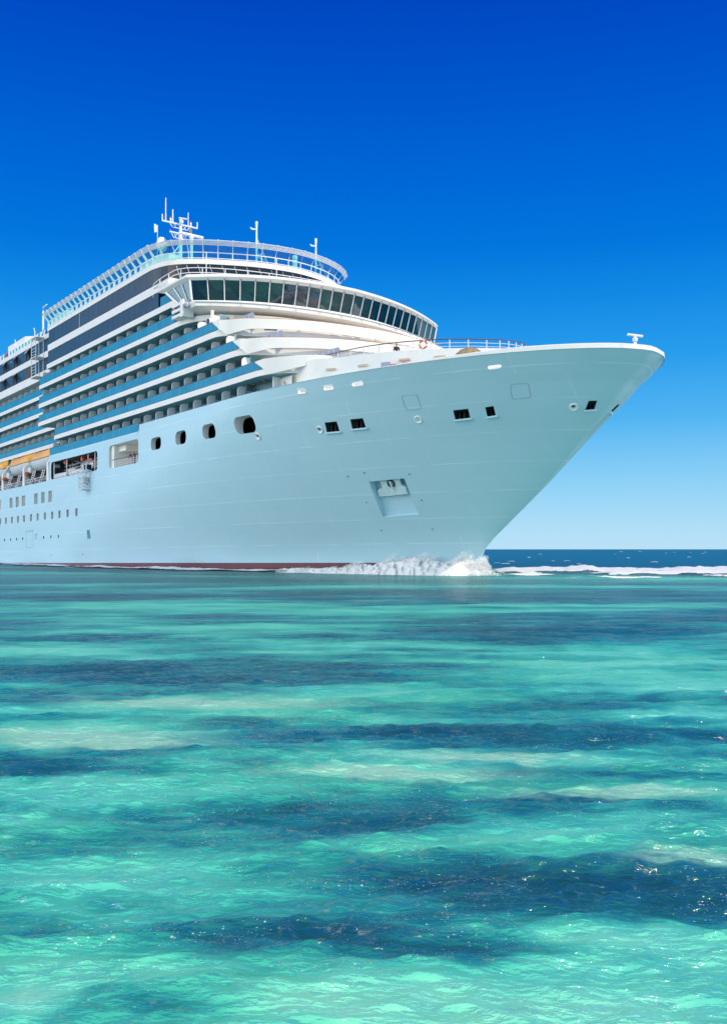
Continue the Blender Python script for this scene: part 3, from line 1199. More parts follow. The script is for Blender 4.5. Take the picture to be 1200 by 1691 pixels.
# privacy screens at the front corners, front windows and wall lamps
for (u0, u1, v, z0, z1) in ((56.0, 60.2, 15.4, 25.66, 27.6), (60.8, 65.3, 14.9, 22.83, 24.75), (68.0, 72.0, 12.6, 20.0, 22.1)):
    b = MB()
    pr = [(u0, z0), (u1, z0), (u1, z1 - .5), (u1 - .12, z1 - .2), (u1 - .4, z1), (u0, z1)]
    b.hexa([L(u, v, z) for u, z in pr], [L(u, v + .06, z) for u, z in pr], 'grey_panel')
    for k in range(1, 4):
        uu = u0 + (u1 - u0) * k / 4
        b.sbox(uu - .03, uu + .03, v - .02, v + .09, z0, z1 - .05, 'rail_white')
    b.build('privacy_screen', SHIP)


def on_path(path, vq):
    for a, c in zip(path[:-1], path[1:]):
        if a[1] >= vq >= c[1]:
            t = (a[1] - vq) / ((a[1] - c[1]) or 1)
            return a[0] + (c[0] - a[0]) * t, Vector((-(c[1] - a[1]), -(c[0] - a[0]), 0)).normalized()
    return path[len(path) // 2][0], Vector((1, 0, 0))


def wall_piece(b, path, vq, z0, z1, hw, t, m, r=0.0):
    uc, n = on_path(path, vq)
    c = L(uc, vq, 0)
    if n.x < 0:
        n = -n
    d = Vector((-n.y, n.x, 0))
    pts = rrect(-hw, hw, z0, z1, r, 3) if r else [(-hw, z0), (hw, z0), (hw, z1), (-hw, z1)]
    b.hexa([c + d * a - n * .05 + Vector((0, 0, z)) for a, z in pts], [c + d * a + n * t + Vector((0, 0, z)) for a, z in pts], m)


for path, vq, z0, z1, hw in ((W2, 11.3, 26.2, 27.25, .75), (W2, 2.5, 26.2, 27.25, .75), (W4, 11.0, 20.75, 21.75, .8), (W4, 6.0, 20.75, 21.75, .8), (W3, 4.0, 23.2, 24.3, .7)):
    b = MB()
    wall_piece(b, path, vq, z0 - .08, z1 + .08, hw + .08, .04, 'rail_white', .25)
    wall_piece(b, path, vq, z0, z1, hw, .06, 'balcony_glass' if path is W4 else 'dark_glass', .2)
    b.build('front_window', SHIP)
for path, z in ((W2, 27.55), (W3, 24.72)):
    for vq in (13.2, 9.6, 6.2, 2.8, -0.6, -4.0, -7.4, -10.8):
        b = MB()
        wall_piece(b, path, vq, z - .12, z + .1, .42, .14, 'lamp_tan')
        b.build('wall_lamp', SHIP)
    for vq in (7.9, -2.2):
        b = MB()
        wall_piece(b, path, vq, z - .32, z + .02, .2, .3, 'rail_white', .1)
        wall_piece(b, path, vq, z - .25, z - .05, .12, .32, 'rail_dark', .08)
        b.build('floodlight', SHIP)

# ------------------------------------------------------------------ window storeys above the balconies
def design(p):
    u, v = p
    return (u, v if v > 2 * VC else (v - 2 * VC if v < 0 else (v - VC) * 2))


UBT = catmull([(39.0, 18.5), (41.6, 18.35), (44.2, 17.4), (46.4, 15.1), (48.1, 12.0), (49.5, 8.6), (50.2, 5.0), (50.1, 2.0), (49.3, -1.0), (48.0, -3.5), (46.2, -5.5),
               (43.6, -7.2), (40.4, -8.4), (36.8, -9.0)], 5)      # roof band plan, true coordinates
UB = [design(p) for p in UBT]
UBi = [design(p) for p in offset(UBT, -0.10)]
b = MB()
b.prism([(2.86, 18.5), (48.5, 18.5), (48.5, -18.5), (2.86, -18.5)], 30.5, 31.2, 'white_paint')
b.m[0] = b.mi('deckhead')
b.build('storey_band', SHIP)
b = MB()
b.prism([(3.2, 18.42), (42.9, 18.42), (42.9, -18.42), (3.2, -18.42)], 31.203, 33.097, 'dark_glass')
b.build('window_band', SHIP)
b = MB()
b.prism([(3.3, 18.5), (46.0, 18.5), (46.0, -18.5), (3.3, -18.5)], 33.1, 34.1, 'white_paint')
b.build('storey_band', SHIP)
b = MB()
uf = [p for p in UBi if p[1] < 17.6]
b.prism([(3.5, 18.42), (40.5, 18.42), (42.4, 18.2)] + [p for p in UBi if 43 < p[0] or p[1] < 0] + [(3.5, -13.1)], 34.103, 36.217, 'dark_glass')
wb = b.build('window_band', SHIP, 30)
b = MB()
fr = [p for p in UBi if p[0] > 43.2 or p[1] < 0]
fo = [design(p) for p in offset(UBT, -0.07) if p[0] > 43.2 or p[1] < 0]
b.wall(fo, 34.0, 36.218, .02, 'black_glass')
for k in range(2, len(fo) - 2, 2):
    (u, v), (u2, v2) = fo[k], fo[k + 1]
    b.tube([L(u, v, 36.1), L(u2 + .04, v2, 34.1)], .03, 'grey_panel', 4)
b.build('lounge_glazing', SHIP, 30)
b = MB()
b.prism([(3.1, 18.5)] + UB + [(3.1, -13.4)], 36.22, 36.8, 'white_paint')
b.build('roof_band', SHIP, 30)
b = MB()
b.sbox(16.6, 16.8, 18.3, 18.47, 34.1, 36.12, 'grey_panel')
b.build('pilaster', SHIP)

# aft block, set in from the side
aft_parts = [('storey_band', 31.0, 32.3, 0.0, 'white_paint'), ('window_band', 32.303, 34.297, 0.06, 'dark_glass'), ('storey_band', 34.3, 35.3, 0.0, 'white_paint'),
             ('window_band', 35.303, 37.347, 0.06, 'dark_glass'), ('roof_band', 37.35, 38.1, 0.0, 'white_paint')]
for nm, z0, z1, ins, m in aft_parts:
    e = 3.0 if z0 > 31.2 else 2.8
    b = MB()
    b.prism([(AFT_END + ins, AFT_V - ins), (e, AFT_V - ins), (e, -AFT_V + ins), (AFT_END + ins, -AFT_V + ins)], z0, z1, m)
    b.build(nm, SHIP)
# opened top-hung window leaves on the aft block, and one dark doorway
for (u, z1) in ((-15.6, 37.2), (-22.6, 37.2), (-29.0, 37.2), (-22.8, 34.2), (-29.4, 34.2), (-36, 37.2), (-36, 34.2)):
    b = MB()
    a0, a1 = L(u - .85, AFT_V + .02, z1), L(u + .85, AFT_V + .02, z1)
    c0, c1 = L(u - .85, AFT_V + .75, z1 - 1.1), L(u + .85, AFT_V + .75, z1 - 1.1)
    ofs = Vector((0, -.03, .03))
    b.hexa([a0, a1, c1, c0], [a0 + ofs, a1 + ofs, c1 + ofs, c0 + ofs], 'black_glass')
    b.sbox(u - .85, u + .85, AFT_V - .07, AFT_V - .03, z1 - 1.75, z1, 'black_rubber')
    for s in (-.85, .85):
        b.tube([L(u + s, AFT_V + .02, z1 - 1.75), L(u + s, AFT_V + .02, z1)], .05, 'black_rubber', 4)
    b.build('window_leaf', SHIP)
b = MB()
b.sbox(-17.2, -12.8, AFT_V - .07, AFT_V - .03, 32.31, 34.29, 'black_rubber')
b.build('doorway', SHIP)
# ladder tower at the break between the blocks
b = MB()
for uu in (-9.6, -7.4):
    for vv in (AFT_V + .1, AFT_V + 1.3):
        b.tube([L(uu, vv, 31.2), L(uu, vv, 37.9)], .06, 'rail_white', 5)
for k in range(14):
    z = 31.4 + k * .5
    b.tube([L(-9.6, AFT_V + 1.3, z), L(-7.4, AFT_V + 1.3, z)], .035, 'rail_white', 4)
for z in (31.2, 34.4, 37.6):
    b.sbox(-9.9, -7.1, AFT_V, AFT_V + 1.45, z, z + .1, 'rail_white')
b.build('ladder_tower', SHIP)
b = MB()
b.tube([L(-6.0, AFT_V + .6, 37.9), L(-6.0, AFT_V + .6, 41.6), L(-5.4, AFT_V + .8, 42.1), L(-3.0, AFT_V + 1.0, 42.0)], [.16, .13, .11, .08], 'rail_white', 8)
b.sbox(-4.8, 2.6, 12.6, 15.4, 38.1, 40.2, 'white_paint')
b.sbox(-4.2, -2.2, 13.2, 15.0, 40.2, 40.9, 'white_paint')
b.tube([L(-5.2, AFT_V - .2, 38.2), L(-5.2, AFT_V - .2, 39.4)], .3, 'rail_white', 10)
b.build('deck_crane', SHIP)
# aft roof screen with posts
b = MB()
b.sbox(AFT_END, -6.5, AFT_V - .3, AFT_V - .27, 38.1, 38.95, 'screen_glass')
b.build('wind_screen', SHIP)
b = MB()
u = -8.0
k = 0
while u > AFT_END:
    b.sbox(u - .42, u + .42, AFT_V - .26, AFT_V - .2, 38.1, 39.1, 'flag_cloth' if k != 12 else 'signal_red')
    if k % 6 == 3:
        b.tube([L(u + .5, AFT_V - .2, 38.1), L(u + .5, AFT_V - .2, 39.7), L(u + .3, AFT_V - .1, 40.4)], .07, 'rail_white', 5)
    u -= 1.75
    k += 1
b.build('screen_panel', SHIP)

# ------------------------------------------------------------------ top wind screen with cranked posts
TOPT = [(3.4 + 1.0 * k, 18.4) for k in range(36)] + offset(UBT[2:-2], -0.1) + [(35.8 - 1.0 * k, -8.9) for k in range(34)]
TOPP = [p for p in TOPT if p[1] > -6.3]
low_a = TOPP
up_b = offset(TOPP, 0.95)
b = MB()
b.sheet([LT(*p, 36.85) for p in low_a], [LT(*p, 37.55) for p in low_a], 'screen_glass')
b.sheet([LT(*p, 37.72) for p in low_a], [LT(p[0] * .25 + q[0] * .75, p[1] * .25 + q[1] * .75, 38.55) for p, q in zip(low_a, up_b)], 'screen_glass')
scr = b.build('wind_screen', SHIP)
b = MB()
b.sheet([LT(p[0] * .42 + q[0] * .58, p[1] * .42 + q[1] * .58, 38.30) for p, q in zip(low_a, up_b)], [LT(p[0] * .06 + q[0] * .94, p[1] * .06 + q[1] * .94, 38.74) for p, q in zip(low_a, up_b)], 'white_mesh')
b.build('mesh_strip', scr)
b = MB()
b.tube([LT(*p, 37.63) for p in low_a], .07, 'rail_white', 5)
b.tube([LT(*q, 38.78) for q in up_b], .045, 'rail_white', 5)
for f_, z_ in ((.92, 38.68), (.84, 38.57), (.76, 38.46), (.68, 38.35)):
    b.tube([LT(p[0] * (1 - f_) + q[0] * f_, p[1] * (1 - f_) + q[1] * f_, z_) for p, q in zip(low_a, up_b)], .035, 'rail_white', 4)
b.tube([LT(*p, 36.95) for p in low_a], .06, 'rail_white', 5)
b.build('handrail', scr)
posts = resample([p for p in TOPP], 1.72)
pn = path_normals(posts)
for i, (p, nn) in enumerate(zip(posts, pn)):
    if p[1] < -8.8 and p[0] < 30:
        continue
    side = p[0] < 42 and p[1] > 0
    r = .17 if side else .055
    b = MB()
    z1 = 38.8
    b.tube([LT(*p, 36.8), LT(*p, 37.65), LT(p[0] + nn[0] * .9, p[1] + nn[1] * .9, z1 - .05), LT(p[0] + nn[0] * 1.0, p[1] + nn[1] * 1.0, z1 + .05)], [r * .9, r, r, r * 1.4], 'rail_white', 6)
    b.build('screen_post', SHIP, 40)

# ------------------------------------------------------------------ the bridge
BR = empty('bridge', SHIP_M)
BR.parent = SHIP
BR.matrix_parent_inverse = Matrix.Identity(4)
BR.matrix_local = Matrix.Identity(4)


BC = 1.2            # centre of the bridge front on the measuring line


def front_curve(crown, uc, vc, n=24):
    """bridge front in n panes from corner (uc, vc) over the crown"""
    pts = []
    for k in range(n + 1):
        h = vc - BC
        v = h - 2 * h * k / n
        pts.append((crown - (crown - uc) * ((.35 * (abs(v) / h) ** 2 + .65 * (abs(v) / h) ** 3.0) if v > 0 else (.75 * (abs(v) / h) ** 2 + .25 * abs(v) / h)), v + BC))
    return pts


NP = 24
C_und = front_curve(55.8, 50.6, 17.0, NP)
C_bot = front_curve(58.3, 53.4, 18.8, NP)
C_lip = front_curve(58.35, 53.3, 18.95, NP)
C_sil = front_curve(57.75, 52.2, 18.7, NP)
C_top = front_curve(58.55, 52.4, 19.05, NP)
C_rf = front_curve(59.0, 52.3, 19.5, NP)
WING_U = 46.4
Z_BOT, Z_LIP, Z_SIL, Z_TOP, Z_RF = 29.05, 29.55, 30.02, 32.12, 32.78


def wing(c, u_aft, dv=0.0):
    v = c[0][1]
    return [(u_aft, v + dv)] + c + [(u_aft, 2 * BC - v - dv)]


b = MB()
lo = wing(C_bot, 48.3)
b.hexa([LT(*p, 28.45) for p in wing(C_und, 48.3)], [LT(*p, Z_BOT + .1) for p in lo], 'white_paint')
b.hexa([LT(*p, Z_BOT + .1) for p in lo], [LT(*p, Z_LIP) for p in wing(C_lip, 48.0)], 'white_paint')
b.hexa([LT(*p, Z_LIP + .002) for p in wing(offset(C_lip, -.25), 48.0)], [LT(*p, Z_SIL) for p in wing(C_sil, 47.6)], 'white_paint')
b.build('bridge_body', BR, 25)
b = MB()
b.hexa([LT(*p, Z_TOP) for p in wing(C_top, 45.9)], [LT(*p, Z_TOP + .30) for p in wing(C_rf, 44.9)], 'white_paint')
b.hexa([LT(*p, Z_TOP + .302) for p in wing(C_rf, 44.8)], [LT(*p, Z_RF) for p in wing(offset(C_rf, -.25), 44.6)], 'white_paint')
b.build('bridge_roof', BR, 25)
b = MB()
b.prism([(44, 15.5), (49.5, 15.5), (53.2, 8.0), (53.8, 0), (53.2, -8.0), (49.5, -15.5), (44, -15.5)], Z_SIL, Z_TOP, 'wheelhouse_lit_teal')
b.prism([(49.6, 15.45), (53.3, 8.0), (53.6, 4.6), (53.8, 4.6), (53.6, 8.1), (50.2, 15.6)], Z_SIL, Z_TOP, 'dark_inside')
for v0, v1, h_ in ((12.4, 13.8, .9), (7.6, 9.0, .7), (1.0, 2.4, 1.0), (-6.2, -4.8, .8)):
    uc, _ = on_path(C_top, (v0 + v1) / 2)
    b.box((uc - .9, -v1, Z_TOP - h_), (uc - .85, -v0, Z_TOP - .02), 'lit_blind_teal')  # blinds added so the panes vary, lit teal put into their colour
for v in (13, 9.5, 6, 2, -2, -6, -10):
    uc, _ = on_path(C_sil, v)
    b.box((uc - 1.9, -v - 1, Z_SIL), (uc - 1.0, -v + 1, Z_SIL + .55), 'grey_panel')
    b.box((uc - 1.5, -v - .5, Z_SIL + .55), (uc - 1.4, -v + .4, Z_SIL + .95), 'dark_inside')
for v in (11.2, 3.4, -4.5):
    uc, _ = on_path(C_sil, v)
    b.tube([LT(uc - 1.3, v, Z_SIL), LT(uc - 1.2, v, Z_TOP)], .06, 'rail_white', 6)
b.build('wheelhouse_interior', BR)


def pane(a0, a1, b1, b0, name='window'):
    b = MB()
    q = [a0, a1, b1, b0]
    c = sum(q, Vector()) / 4
    q = [c + (p - c) * 0.965 for p in q]
    n = (q[1] - q[0]).cross(q[3] - q[0]).normalized()
    b.hexa(q, [p - n * .03 for p in q], 'bridge_glass')
    return b.build(name, BR)


for k in range(NP):
    pane(LT(*C_sil[k], Z_SIL), LT(*C_sil[k + 1], Z_SIL), LT(*C_top[k + 1], Z_TOP), LT(*C_top[k], Z_TOP))
# wing end panes, raked
sb, stp = C_sil[0], C_top[0]
aft_b, aft_t = (49.6, sb[1] + .05), (46.6, stp[1] + .05)
WINGP = []
for k in range(3):
    t0, t1 = k / 3, (k + 1) / 3
    lerp = lambda a, c, t: (a[0] + (c[0] - a[0]) * t, a[1] + (c[1] - a[1]) * t)
    for sg in (1, -1):
        f = lambda p, z: LT(p[0], p[1] if sg > 0 else 2 * BC - p[1], z)
        pane(f(lerp(aft_b, sb, t0), Z_SIL), f(lerp(aft_b, sb, t1), Z_SIL), f(lerp(aft_t, stp, t1), Z_TOP), f(lerp(aft_t, stp, t0), Z_TOP))
for k in range(NP + 1):
    r = .052 if 0 < k < NP else .12
    b = MB()
    b.tube([LT(*offset(C_sil, .04)[k], Z_SIL), LT(*offset(C_top, .04)[k], Z_TOP)], r, 'rail_white', 4)
    b.build('mullion', BR)
for sg in (1, -1):
    for k in range(3):
        t = k / 3
        p, q = lerp(aft_b, sb, t), lerp(aft_t, stp, t)
        b = MB()
        y0, y1 = (p[1] + .04, q[1] + .04) if sg > 0 else (2 * BC - p[1] - .04, 2 * BC - q[1] - .04)
        b.tube([LT(p[0], y0, Z_SIL), LT(q[0], y1, Z_TOP)], .09, 'rail_white', 4)
        b.build('mullion', BR)
    p, q = aft_b, aft_t
    b = MB()
    y0, y1 = (p[1], q[1]) if sg > 0 else (2 * BC - p[1], 2 * BC - q[1])
    b.tube([LT(p[0] - .2, y0, Z_SIL), LT(q[0] - .2, y1, Z_TOP)], .16, 'white_paint', 4)
    b.build('mullion', BR)
# wipers and roof edge fittings
b = MB()
for k in range(1, NP):
    (u, v) = C_top[k]
    b.tube([LT(u + .28, v + .15, Z_TOP + .12), LT(u + .12, v - .2, Z_TOP - .3)], .03, 'rail_dark', 4)
    (u, v) = C_lip[k]
    if k % 2:
        b.tube([LT(u + .03, v, Z_LIP - .28), LT(u + .1, v + .35, Z_LIP - .05)], .025, 'grey_panel', 4)
b.build('wiper', BR)
b = MB()
gp = offset(C_lip, .05)
b.tube([LT(*p, Z_LIP + .02) for p in gp], .04, 'grey_panel', 5)
b.build('window_washing_rail', BR)
# louvred wing end box under the starboard wing tip
for sg in (1,):
    b = MB()
    for k in range(3):
        z = 28.5 + k * .62
        b.sbox(48.6, 51.0, min(sg * 18.2, sg * 19.4), max(sg * 18.2, sg * 19.4), z, z + .32, 'white_paint')
    b.sbox(48.7, 50.9, min(sg * 18.2, sg * 19.1), max(sg * 18.2, sg * 19.1), 28.82, 30.0, 'black_rubber')
    b.sbox(50.9, 51.6, min(sg * 18.2, sg * 19.5), max(sg * 18.2, sg * 19.5), 28.3, 30.2, 'white_paint')
    b.lathe(LT(51.9, sg * 19.2, 29.5), [(.01, -.2), (.28, -.2), (.28, .2), (.2, .22), (.01, .22)], 'grey_panel', 14, 'X')
    b.build('wing_louvre', BR, 40)
# railing on the bridge roof
RP = sym([(41.6, 18.5), (43.8, 18.8), (46.9, 18.9), (48.9, 18.7), (50.7, 17.2), (52.6, 13.4), (53.8, 8.8), (54.4, 4.2), (54.55, 0)], 4)
b = MB()
for z in (33.75, 34.3):
    b.tube([L(*p, z) for p in RP], .05, 'rail_white', 5)
for p in resample(RP, 2.55):
    b.tube([L(*p, Z_RF - .05), L(*p, 34.3)], .05, 'rail_white', 5)
b.build('roof_railing', BR)
b = MB()
for p in (RP[17], RP[24]):
    b.tube([L(*p, 33.0), L(*p, 36.1)], .05, 'rail_white', 5)
b.build('stay_post', BR)
# small side balcony behind the wing: blue glass and brown door
b = MB()
b.sbox(42.9, 47.4, 16.2, 16.6, 31.2, 33.1, 'white_paint')
b.sbox(44.4, 45.9, 16.6, 16.66, 31.25, 33.0, 'rail_brown')
b.build('wing_wall', SHIP)
b = MB()
b.sbox(43.4, 47.6, 18.38, 18.42, 31.25, 32.3, 'balcony_glass')
b.build('balustrade', SHIP)

# searchlight hung under the bridge wing
b = MB()
b.tube([L(54.9, 17.6, 28.5), L(54.9, 17.6, 27.6)], .18, 'white_paint', 8)
b.lathe(L(54.9, 17.8, 27.2), [(.05, .5), (.33, .45), (.40, 0), (.42, -.35)], 'white_paint', 16, 'Y')
b.build('searchlight', SHIP, 40)
b = MB()
b.lathe(L(55.0, 18.15, 27.2), [(.01, -.05), (.32, -.05), (.30, .0), (.01, .02)], 'dark_glass', 16, 'Y')
b.build('searchlight_lens', SHIP, 40)

# ------------------------------------------------------------------ foredeck: raised platform with railing
PFs = [(68.0, 16.2), (71.8, 15.9), (74.6, 14.35), (77.2, 13.1), (79.4, 11.9), (81.6, 10.2), (83.5, 8.4), (85.3, 6.1), (86.6, 3.4), (87.0, 0)]
PF = sym(PFs, 4)
b = MB()
b.prism(PF, 16.9, 19.45, 'white_paint')
b.wall(offset(PF, .004), 16.91, 20.4, .16, 'white_paint')
plat = b.build('foredeck_platform', SHIP, 30)
HR = [(68.6, 13.2), (72.0, 12.9), (75.5, 12.2), (78.5, 10.9), (80.8, 9.3), (82.6, 7.6), (84.2, 5.4), (85.1, 3.0), (85.4, 0)]
HR = sym(HR, 4)
b = MB()
b.tube([L(*p, 21.5) for p in HR], .05, 'rail_brown', 6)
b.build('handrail', plat)
b = MB()
for z in (20.55, 20.85, 21.17):
    b.tube([L(*p, z) for p in HR], .028, 'rail_white', 5)
for p in resample(HR, 1.7):
    b.tube([L(*p, 19.4), L(*p, 21.48)], .045, 'rail_white', 5)
b.build('railing', plat)
for vq, z in ((14.9, 19.3), (13.35, 19.35), (11.3, 19.55), (9.2, 19.65), (6.9, 19.75), (4.6, 19.8), (2.2, 19.85)):
    b = MB()
    wall_piece(b, PF, vq, z - .1, z + .09, .5, .16, 'lamp_tan')
    b.build('wall_lamp', SHIP)
b = MB()
wall_piece(b, PF, 12.3, 18.6, 19.45, .45, .05, 'grey_panel')
b.build('vent_panel', SHIP)
b = MB()
wall_piece(b, PF, 9.6, 18.9, 19.4, .65, .06, 'lamp_tan')
wall_piece(b, PF, 9.1, 18.8, 19.5, .06, .12, 'rail_white')
b.build('vent_panel', SHIP)
for vq, hw, h in ((11.75, .5, .3), (11.05, .65, .38)):
    u, nn = on_path(PF, vq)
    b = MB()
    wall_piece(b, PF, vq, 18.74, 18.74 + h, hw, .42, 'signal_red')
    wall_piece(b, PF, vq + .12, 18.74 + h - .02, 18.84 + h, hw * .55, .36, 'signal_red')
    wall_piece(b, PF, vq - .25, 16.9, 18.75, .1, .35, 'grey_panel')
    ob = b.build('fire_hose_box', None, M=SHIP_M)
    tag(ob, ('smaller' if h < .35 else 'longer') + ' red fire hose box against the white foredeck wall', 'fire box')

# white partition and open ends of the lowest balcony row
b = MB()
b.sbox(67.2, 67.35, 15.9, 17.4, 17.0, 19.35, 'rail_white')
b.sbox(67.35, 69.4, 16.5, 16.62, 17.0, 19.2, 'rail_white')
b.build('end_partition', SHIP)
# underside pipes and lamps at deck ends
b = MB()
for z in (19.15, 21.95, 24.75):
    for k in range(4):
        b.lathe(L(62 + k * 1.1 - (z - 19) * 1.0, 17.0, z), [(.02, 0), (.16, .03), (.17, .18), (.05, .24)], 'lamp_amber', 8)
b.build('deckhead_lamp', SHIP, 40)

# ------------------------------------------------------------------ bow light, sun-deck fittings
b = MB()
c = LT(99.0, 2.6, 18.3)
b.lathe(c, [(.32, 0), (.26, .1), (.13, .16), (.12, .55), (.2, .62), (.22, .85), (.14, .92)], 'white_paint', 12)
d = Vector((0.6, 0.8, 0))
p, q = c - d * .62 + Vector((0, 0, 1.18)), c + d * .62 + Vector((0, 0, 1.02))
b.tube([p, q], .11, 'white_paint', 6)
b.tube([c + Vector((0, 0, .9)), c + Vector((0, 0, 1.1))], .10, 'white_paint', 6)
b.build('bow_light', SHIP, 40)

# covered mooring winches (things standing on the foredeck)
for (u, v, r, h, lab) in ((87.6, 10.2, 1.42, 2.55, 'large tan canvas covered winch dome behind the foredeck bulwark'),
                          (92.2, 8.1, 1.3, 2.1, 'low tan canvas covered winch nearest the bow tip, barely above the bulwark')):
    b = MB()
    prof = [(r * math.cos(a), h * 0.45 + h * .55 * math.sin(a)) for a in (math.pi / 2 * k / 7 for k in range(0, 7))] + [(0.02, h)]
    b.lathe((0, 0, 0), [(r * .96, 0), (r, h * .2)] + prof, 'cover_tan', 24, sx=1.15, sy=.9)
    for k in range(12):
        a = 2 * math.pi * k / 12
        b.tube([Vector((r * 1.155 * math.cos(a) * f_, r * .905 * math.sin(a) * f_, z)) for f_, z in ((.97, .05), (1.0, h * .2), (1.0, h * .45), (.83, h * .77), (.5, h * .93), (.1, h * 1.0))], .03, 'cover_tan', 4)
    ob = b.build('winch_cover', None, 40, M=at_ship(u, v, 16.9))
    tag(ob, lab, 'winch cover')

# deckhouse and main mast
b = MB()
b.prism([(4, 7), (12, 6.5), (14.5, 3.5), (15, 0), (14.5, -3.5), (12, -6.5), (4, -7)], 36.8, 44.5, 'white_paint')
b.prism([(5, 4.5), (11, 4.2), (13, 2), (13, -2), (11, -4.2), (5, -4.5)], 44.5, 48.6, 'white_paint')
b.build('deckhouse', SHIP)
MU, MZ = 10.4, 48.6
mast = empty('mast', SHIP_M)
mast.parent = SHIP
mast.matrix_local = Matrix.Identity(4)
b = MB()
b.tube([LT(MU, 0, MZ), LT(MU, 0, 52.2), LT(MU, 0, 55.3)], [.30, .26, .20], 'rail_white', 10)
b.tube([LT(MU - 1.5, 0, MZ), LT(MU - .1, 0, 51.4)], .10, 'rail_white', 6)
b.tube([LT(MU, 2.0, MZ), LT(MU, .1, 51.2)], .10, 'rail_white', 6)
b.build('mast_pole', mast, 40)


def yard(z, v0, v1, r, drop, truss):
    b = MB()
    z0, z1 = z, z
    b.tube([LT(MU, v0, z0), LT(MU, v1, z1)], r, 'rail_white', 8)
    if truss:
        a, c = truss
        b.tube([LT(MU, a, z - r), LT(MU, a * .75, z - drop), LT(MU, c * .75, z - drop), LT(MU, c, z - r)], .06, 'rail_white', 5)
        n = 6
        for k in range(n):
            t = a * .75 + (c * .75 - a * .75) * (k + .5) / n
            b.tube([LT(MU, t, z - drop), LT(MU, t + (.4 if k % 2 else -.4), z - r)], .035, 'rail_white', 4)
    return b


# 11 px in the picture per metre across the ship here
b = yard(54.4, 3.15, -2.9, .13, .65, (1.85, -1.5))
b.tube([LT(MU, 3.12, 54.4), LT(MU, 3.12, 55.4)], .09, 'rail_white', 6)
b.tube([LT(MU, -2.88, 54.4), LT(MU, -2.88, 55.4)], .09, 'rail_white', 6)
b.build('yard', mast, 40)
b = yard(52.95, 1.85, -2.0, .12, .8, (1.6, -.9))
b.lathe(LT(MU, 1.8, 53.05), [(.1, 0), (.11, .22), (.05, .26)], 'signal_red', 8)
b.build('yard', mast, 40)
for v, z0, z1, r in ((2.55, 54.4, 58.1, .07), (1.35, 54.4, 56.5, .08), (-1.3, 54.3, 56.6, .06)):
    b = MB()
    b.tube([LT(MU, v, z0), LT(MU, v, z0 + .9), LT(MU, v, z1)], [r * 1.5, r * 1.2, r], 'rail_white', 6)
    b.build('antenna', mast)
for v in (1.7, -1.75):
    b = MB()
    b.lathe(LT(MU, v, 54.4), [(.12, 0), (.13, .65), (.1, .7)], 'rail_white', 10)
    b.lathe(LT(MU, v, 55.1), [(.1, 0), (.11, .18), (.05, .22)], 'signal_red', 8)
    b.build('mast_lamp', mast, 40)
b = MB()
b.lathe(LT(MU + .5, 0, 54.5), [(.2, 0), (.2, .55), (.1, .6)], 'rail_white', 10)
b.tube([LT(MU + 1.6, 1.0, 54.8), LT(MU + 0.0, -1.0, 55.5)], .12, 'rail_white', 8)
b.build('radar_scanner', mast, 40)
b = MB()
b.tube([LT(MU + 1.4, -1.2, MZ), LT(MU + 1.4, -1.2, 52.2)], .24, 'rail_white', 10)
b.lathe(LT(MU + 1.4, -1.2, 51.9), [(.2, 0), (.34, .15), (.34, .55), (.15, .6)], 'rail_white', 12)
b.tube([LT(MU + 1.0, .7, 52.75), LT(MU + 1.8, -3.0, 52.4)], .24, 'rail_white', 8)
b.build('radar_scanner', mast, 40)
b = MB()
b.tube([LT(6.9, 1.6, MZ), LT(6.9, 1.6, 51.2)], .3, 'rail_white', 10)
b.lathe(LT(6.9, 1.6, 50.9), [(.55, 0), (.80, .35), (.84, 1.2), (.70, 1.75), (.45, 2.05), (.1, 2.15)], 'rail_white', 18)
b.build('satellite_dome', SHIP, 50)
b = MB()
b.tube([LT(7.9, .7, 50.0), LT(7.9, .7, 52.2), LT(7.9, .65, 53.6)], [.08, .07, .03], 'rail_dark', 5)
b.build('whip_antenna', SHIP)
b = MB()
b.tube([Vector((0, 0, 0)), Vector((0, 0, 5.0))], .05, 'rail_white', 5)
b.build_name = None
fl = b.build('flagstaff', SHIP)
fl.location = LT(6.6, 2.2, 50.0)
b = MB()
g = [[Vector((0, -.05 - .5 * i / 5, 3.0 + 1.0 * j / 4 + .12 * i / 5 * j)) + Vector((.07 * math.sin(i * 1.7 + j), 0, -.25 * i / 5)) for j in range(5)] for i in range(6)]
for i in range(5):
    b.sheet(g[i], g[i + 1], 'flag_cloth')
fo_ = b.build('flag', None, M=at_ship_true(6.6, 2.2, 50.9))
tag(fo_, 'small pale flag flying on the staff above the satellite dome', 'flag')
b = MB()
g = [[Vector((0, -.05 - .55 * i / 5, .7 + .8 * j / 4)) + Vector((.05 * math.sin(i * 1.5 + j), 0, .3 * i / 5)) for j in range(5)] for i in range(6)]
for i in range(5):
    b.sheet(g[i], g[i + 1], 'cover_tan')
fo_ = b.build('flag', None, M=at_ship_true(MU, -2.0, 52.6))
tag(fo_, 'tiny yellow flag at the right end of the lower mast yard', 'flag')

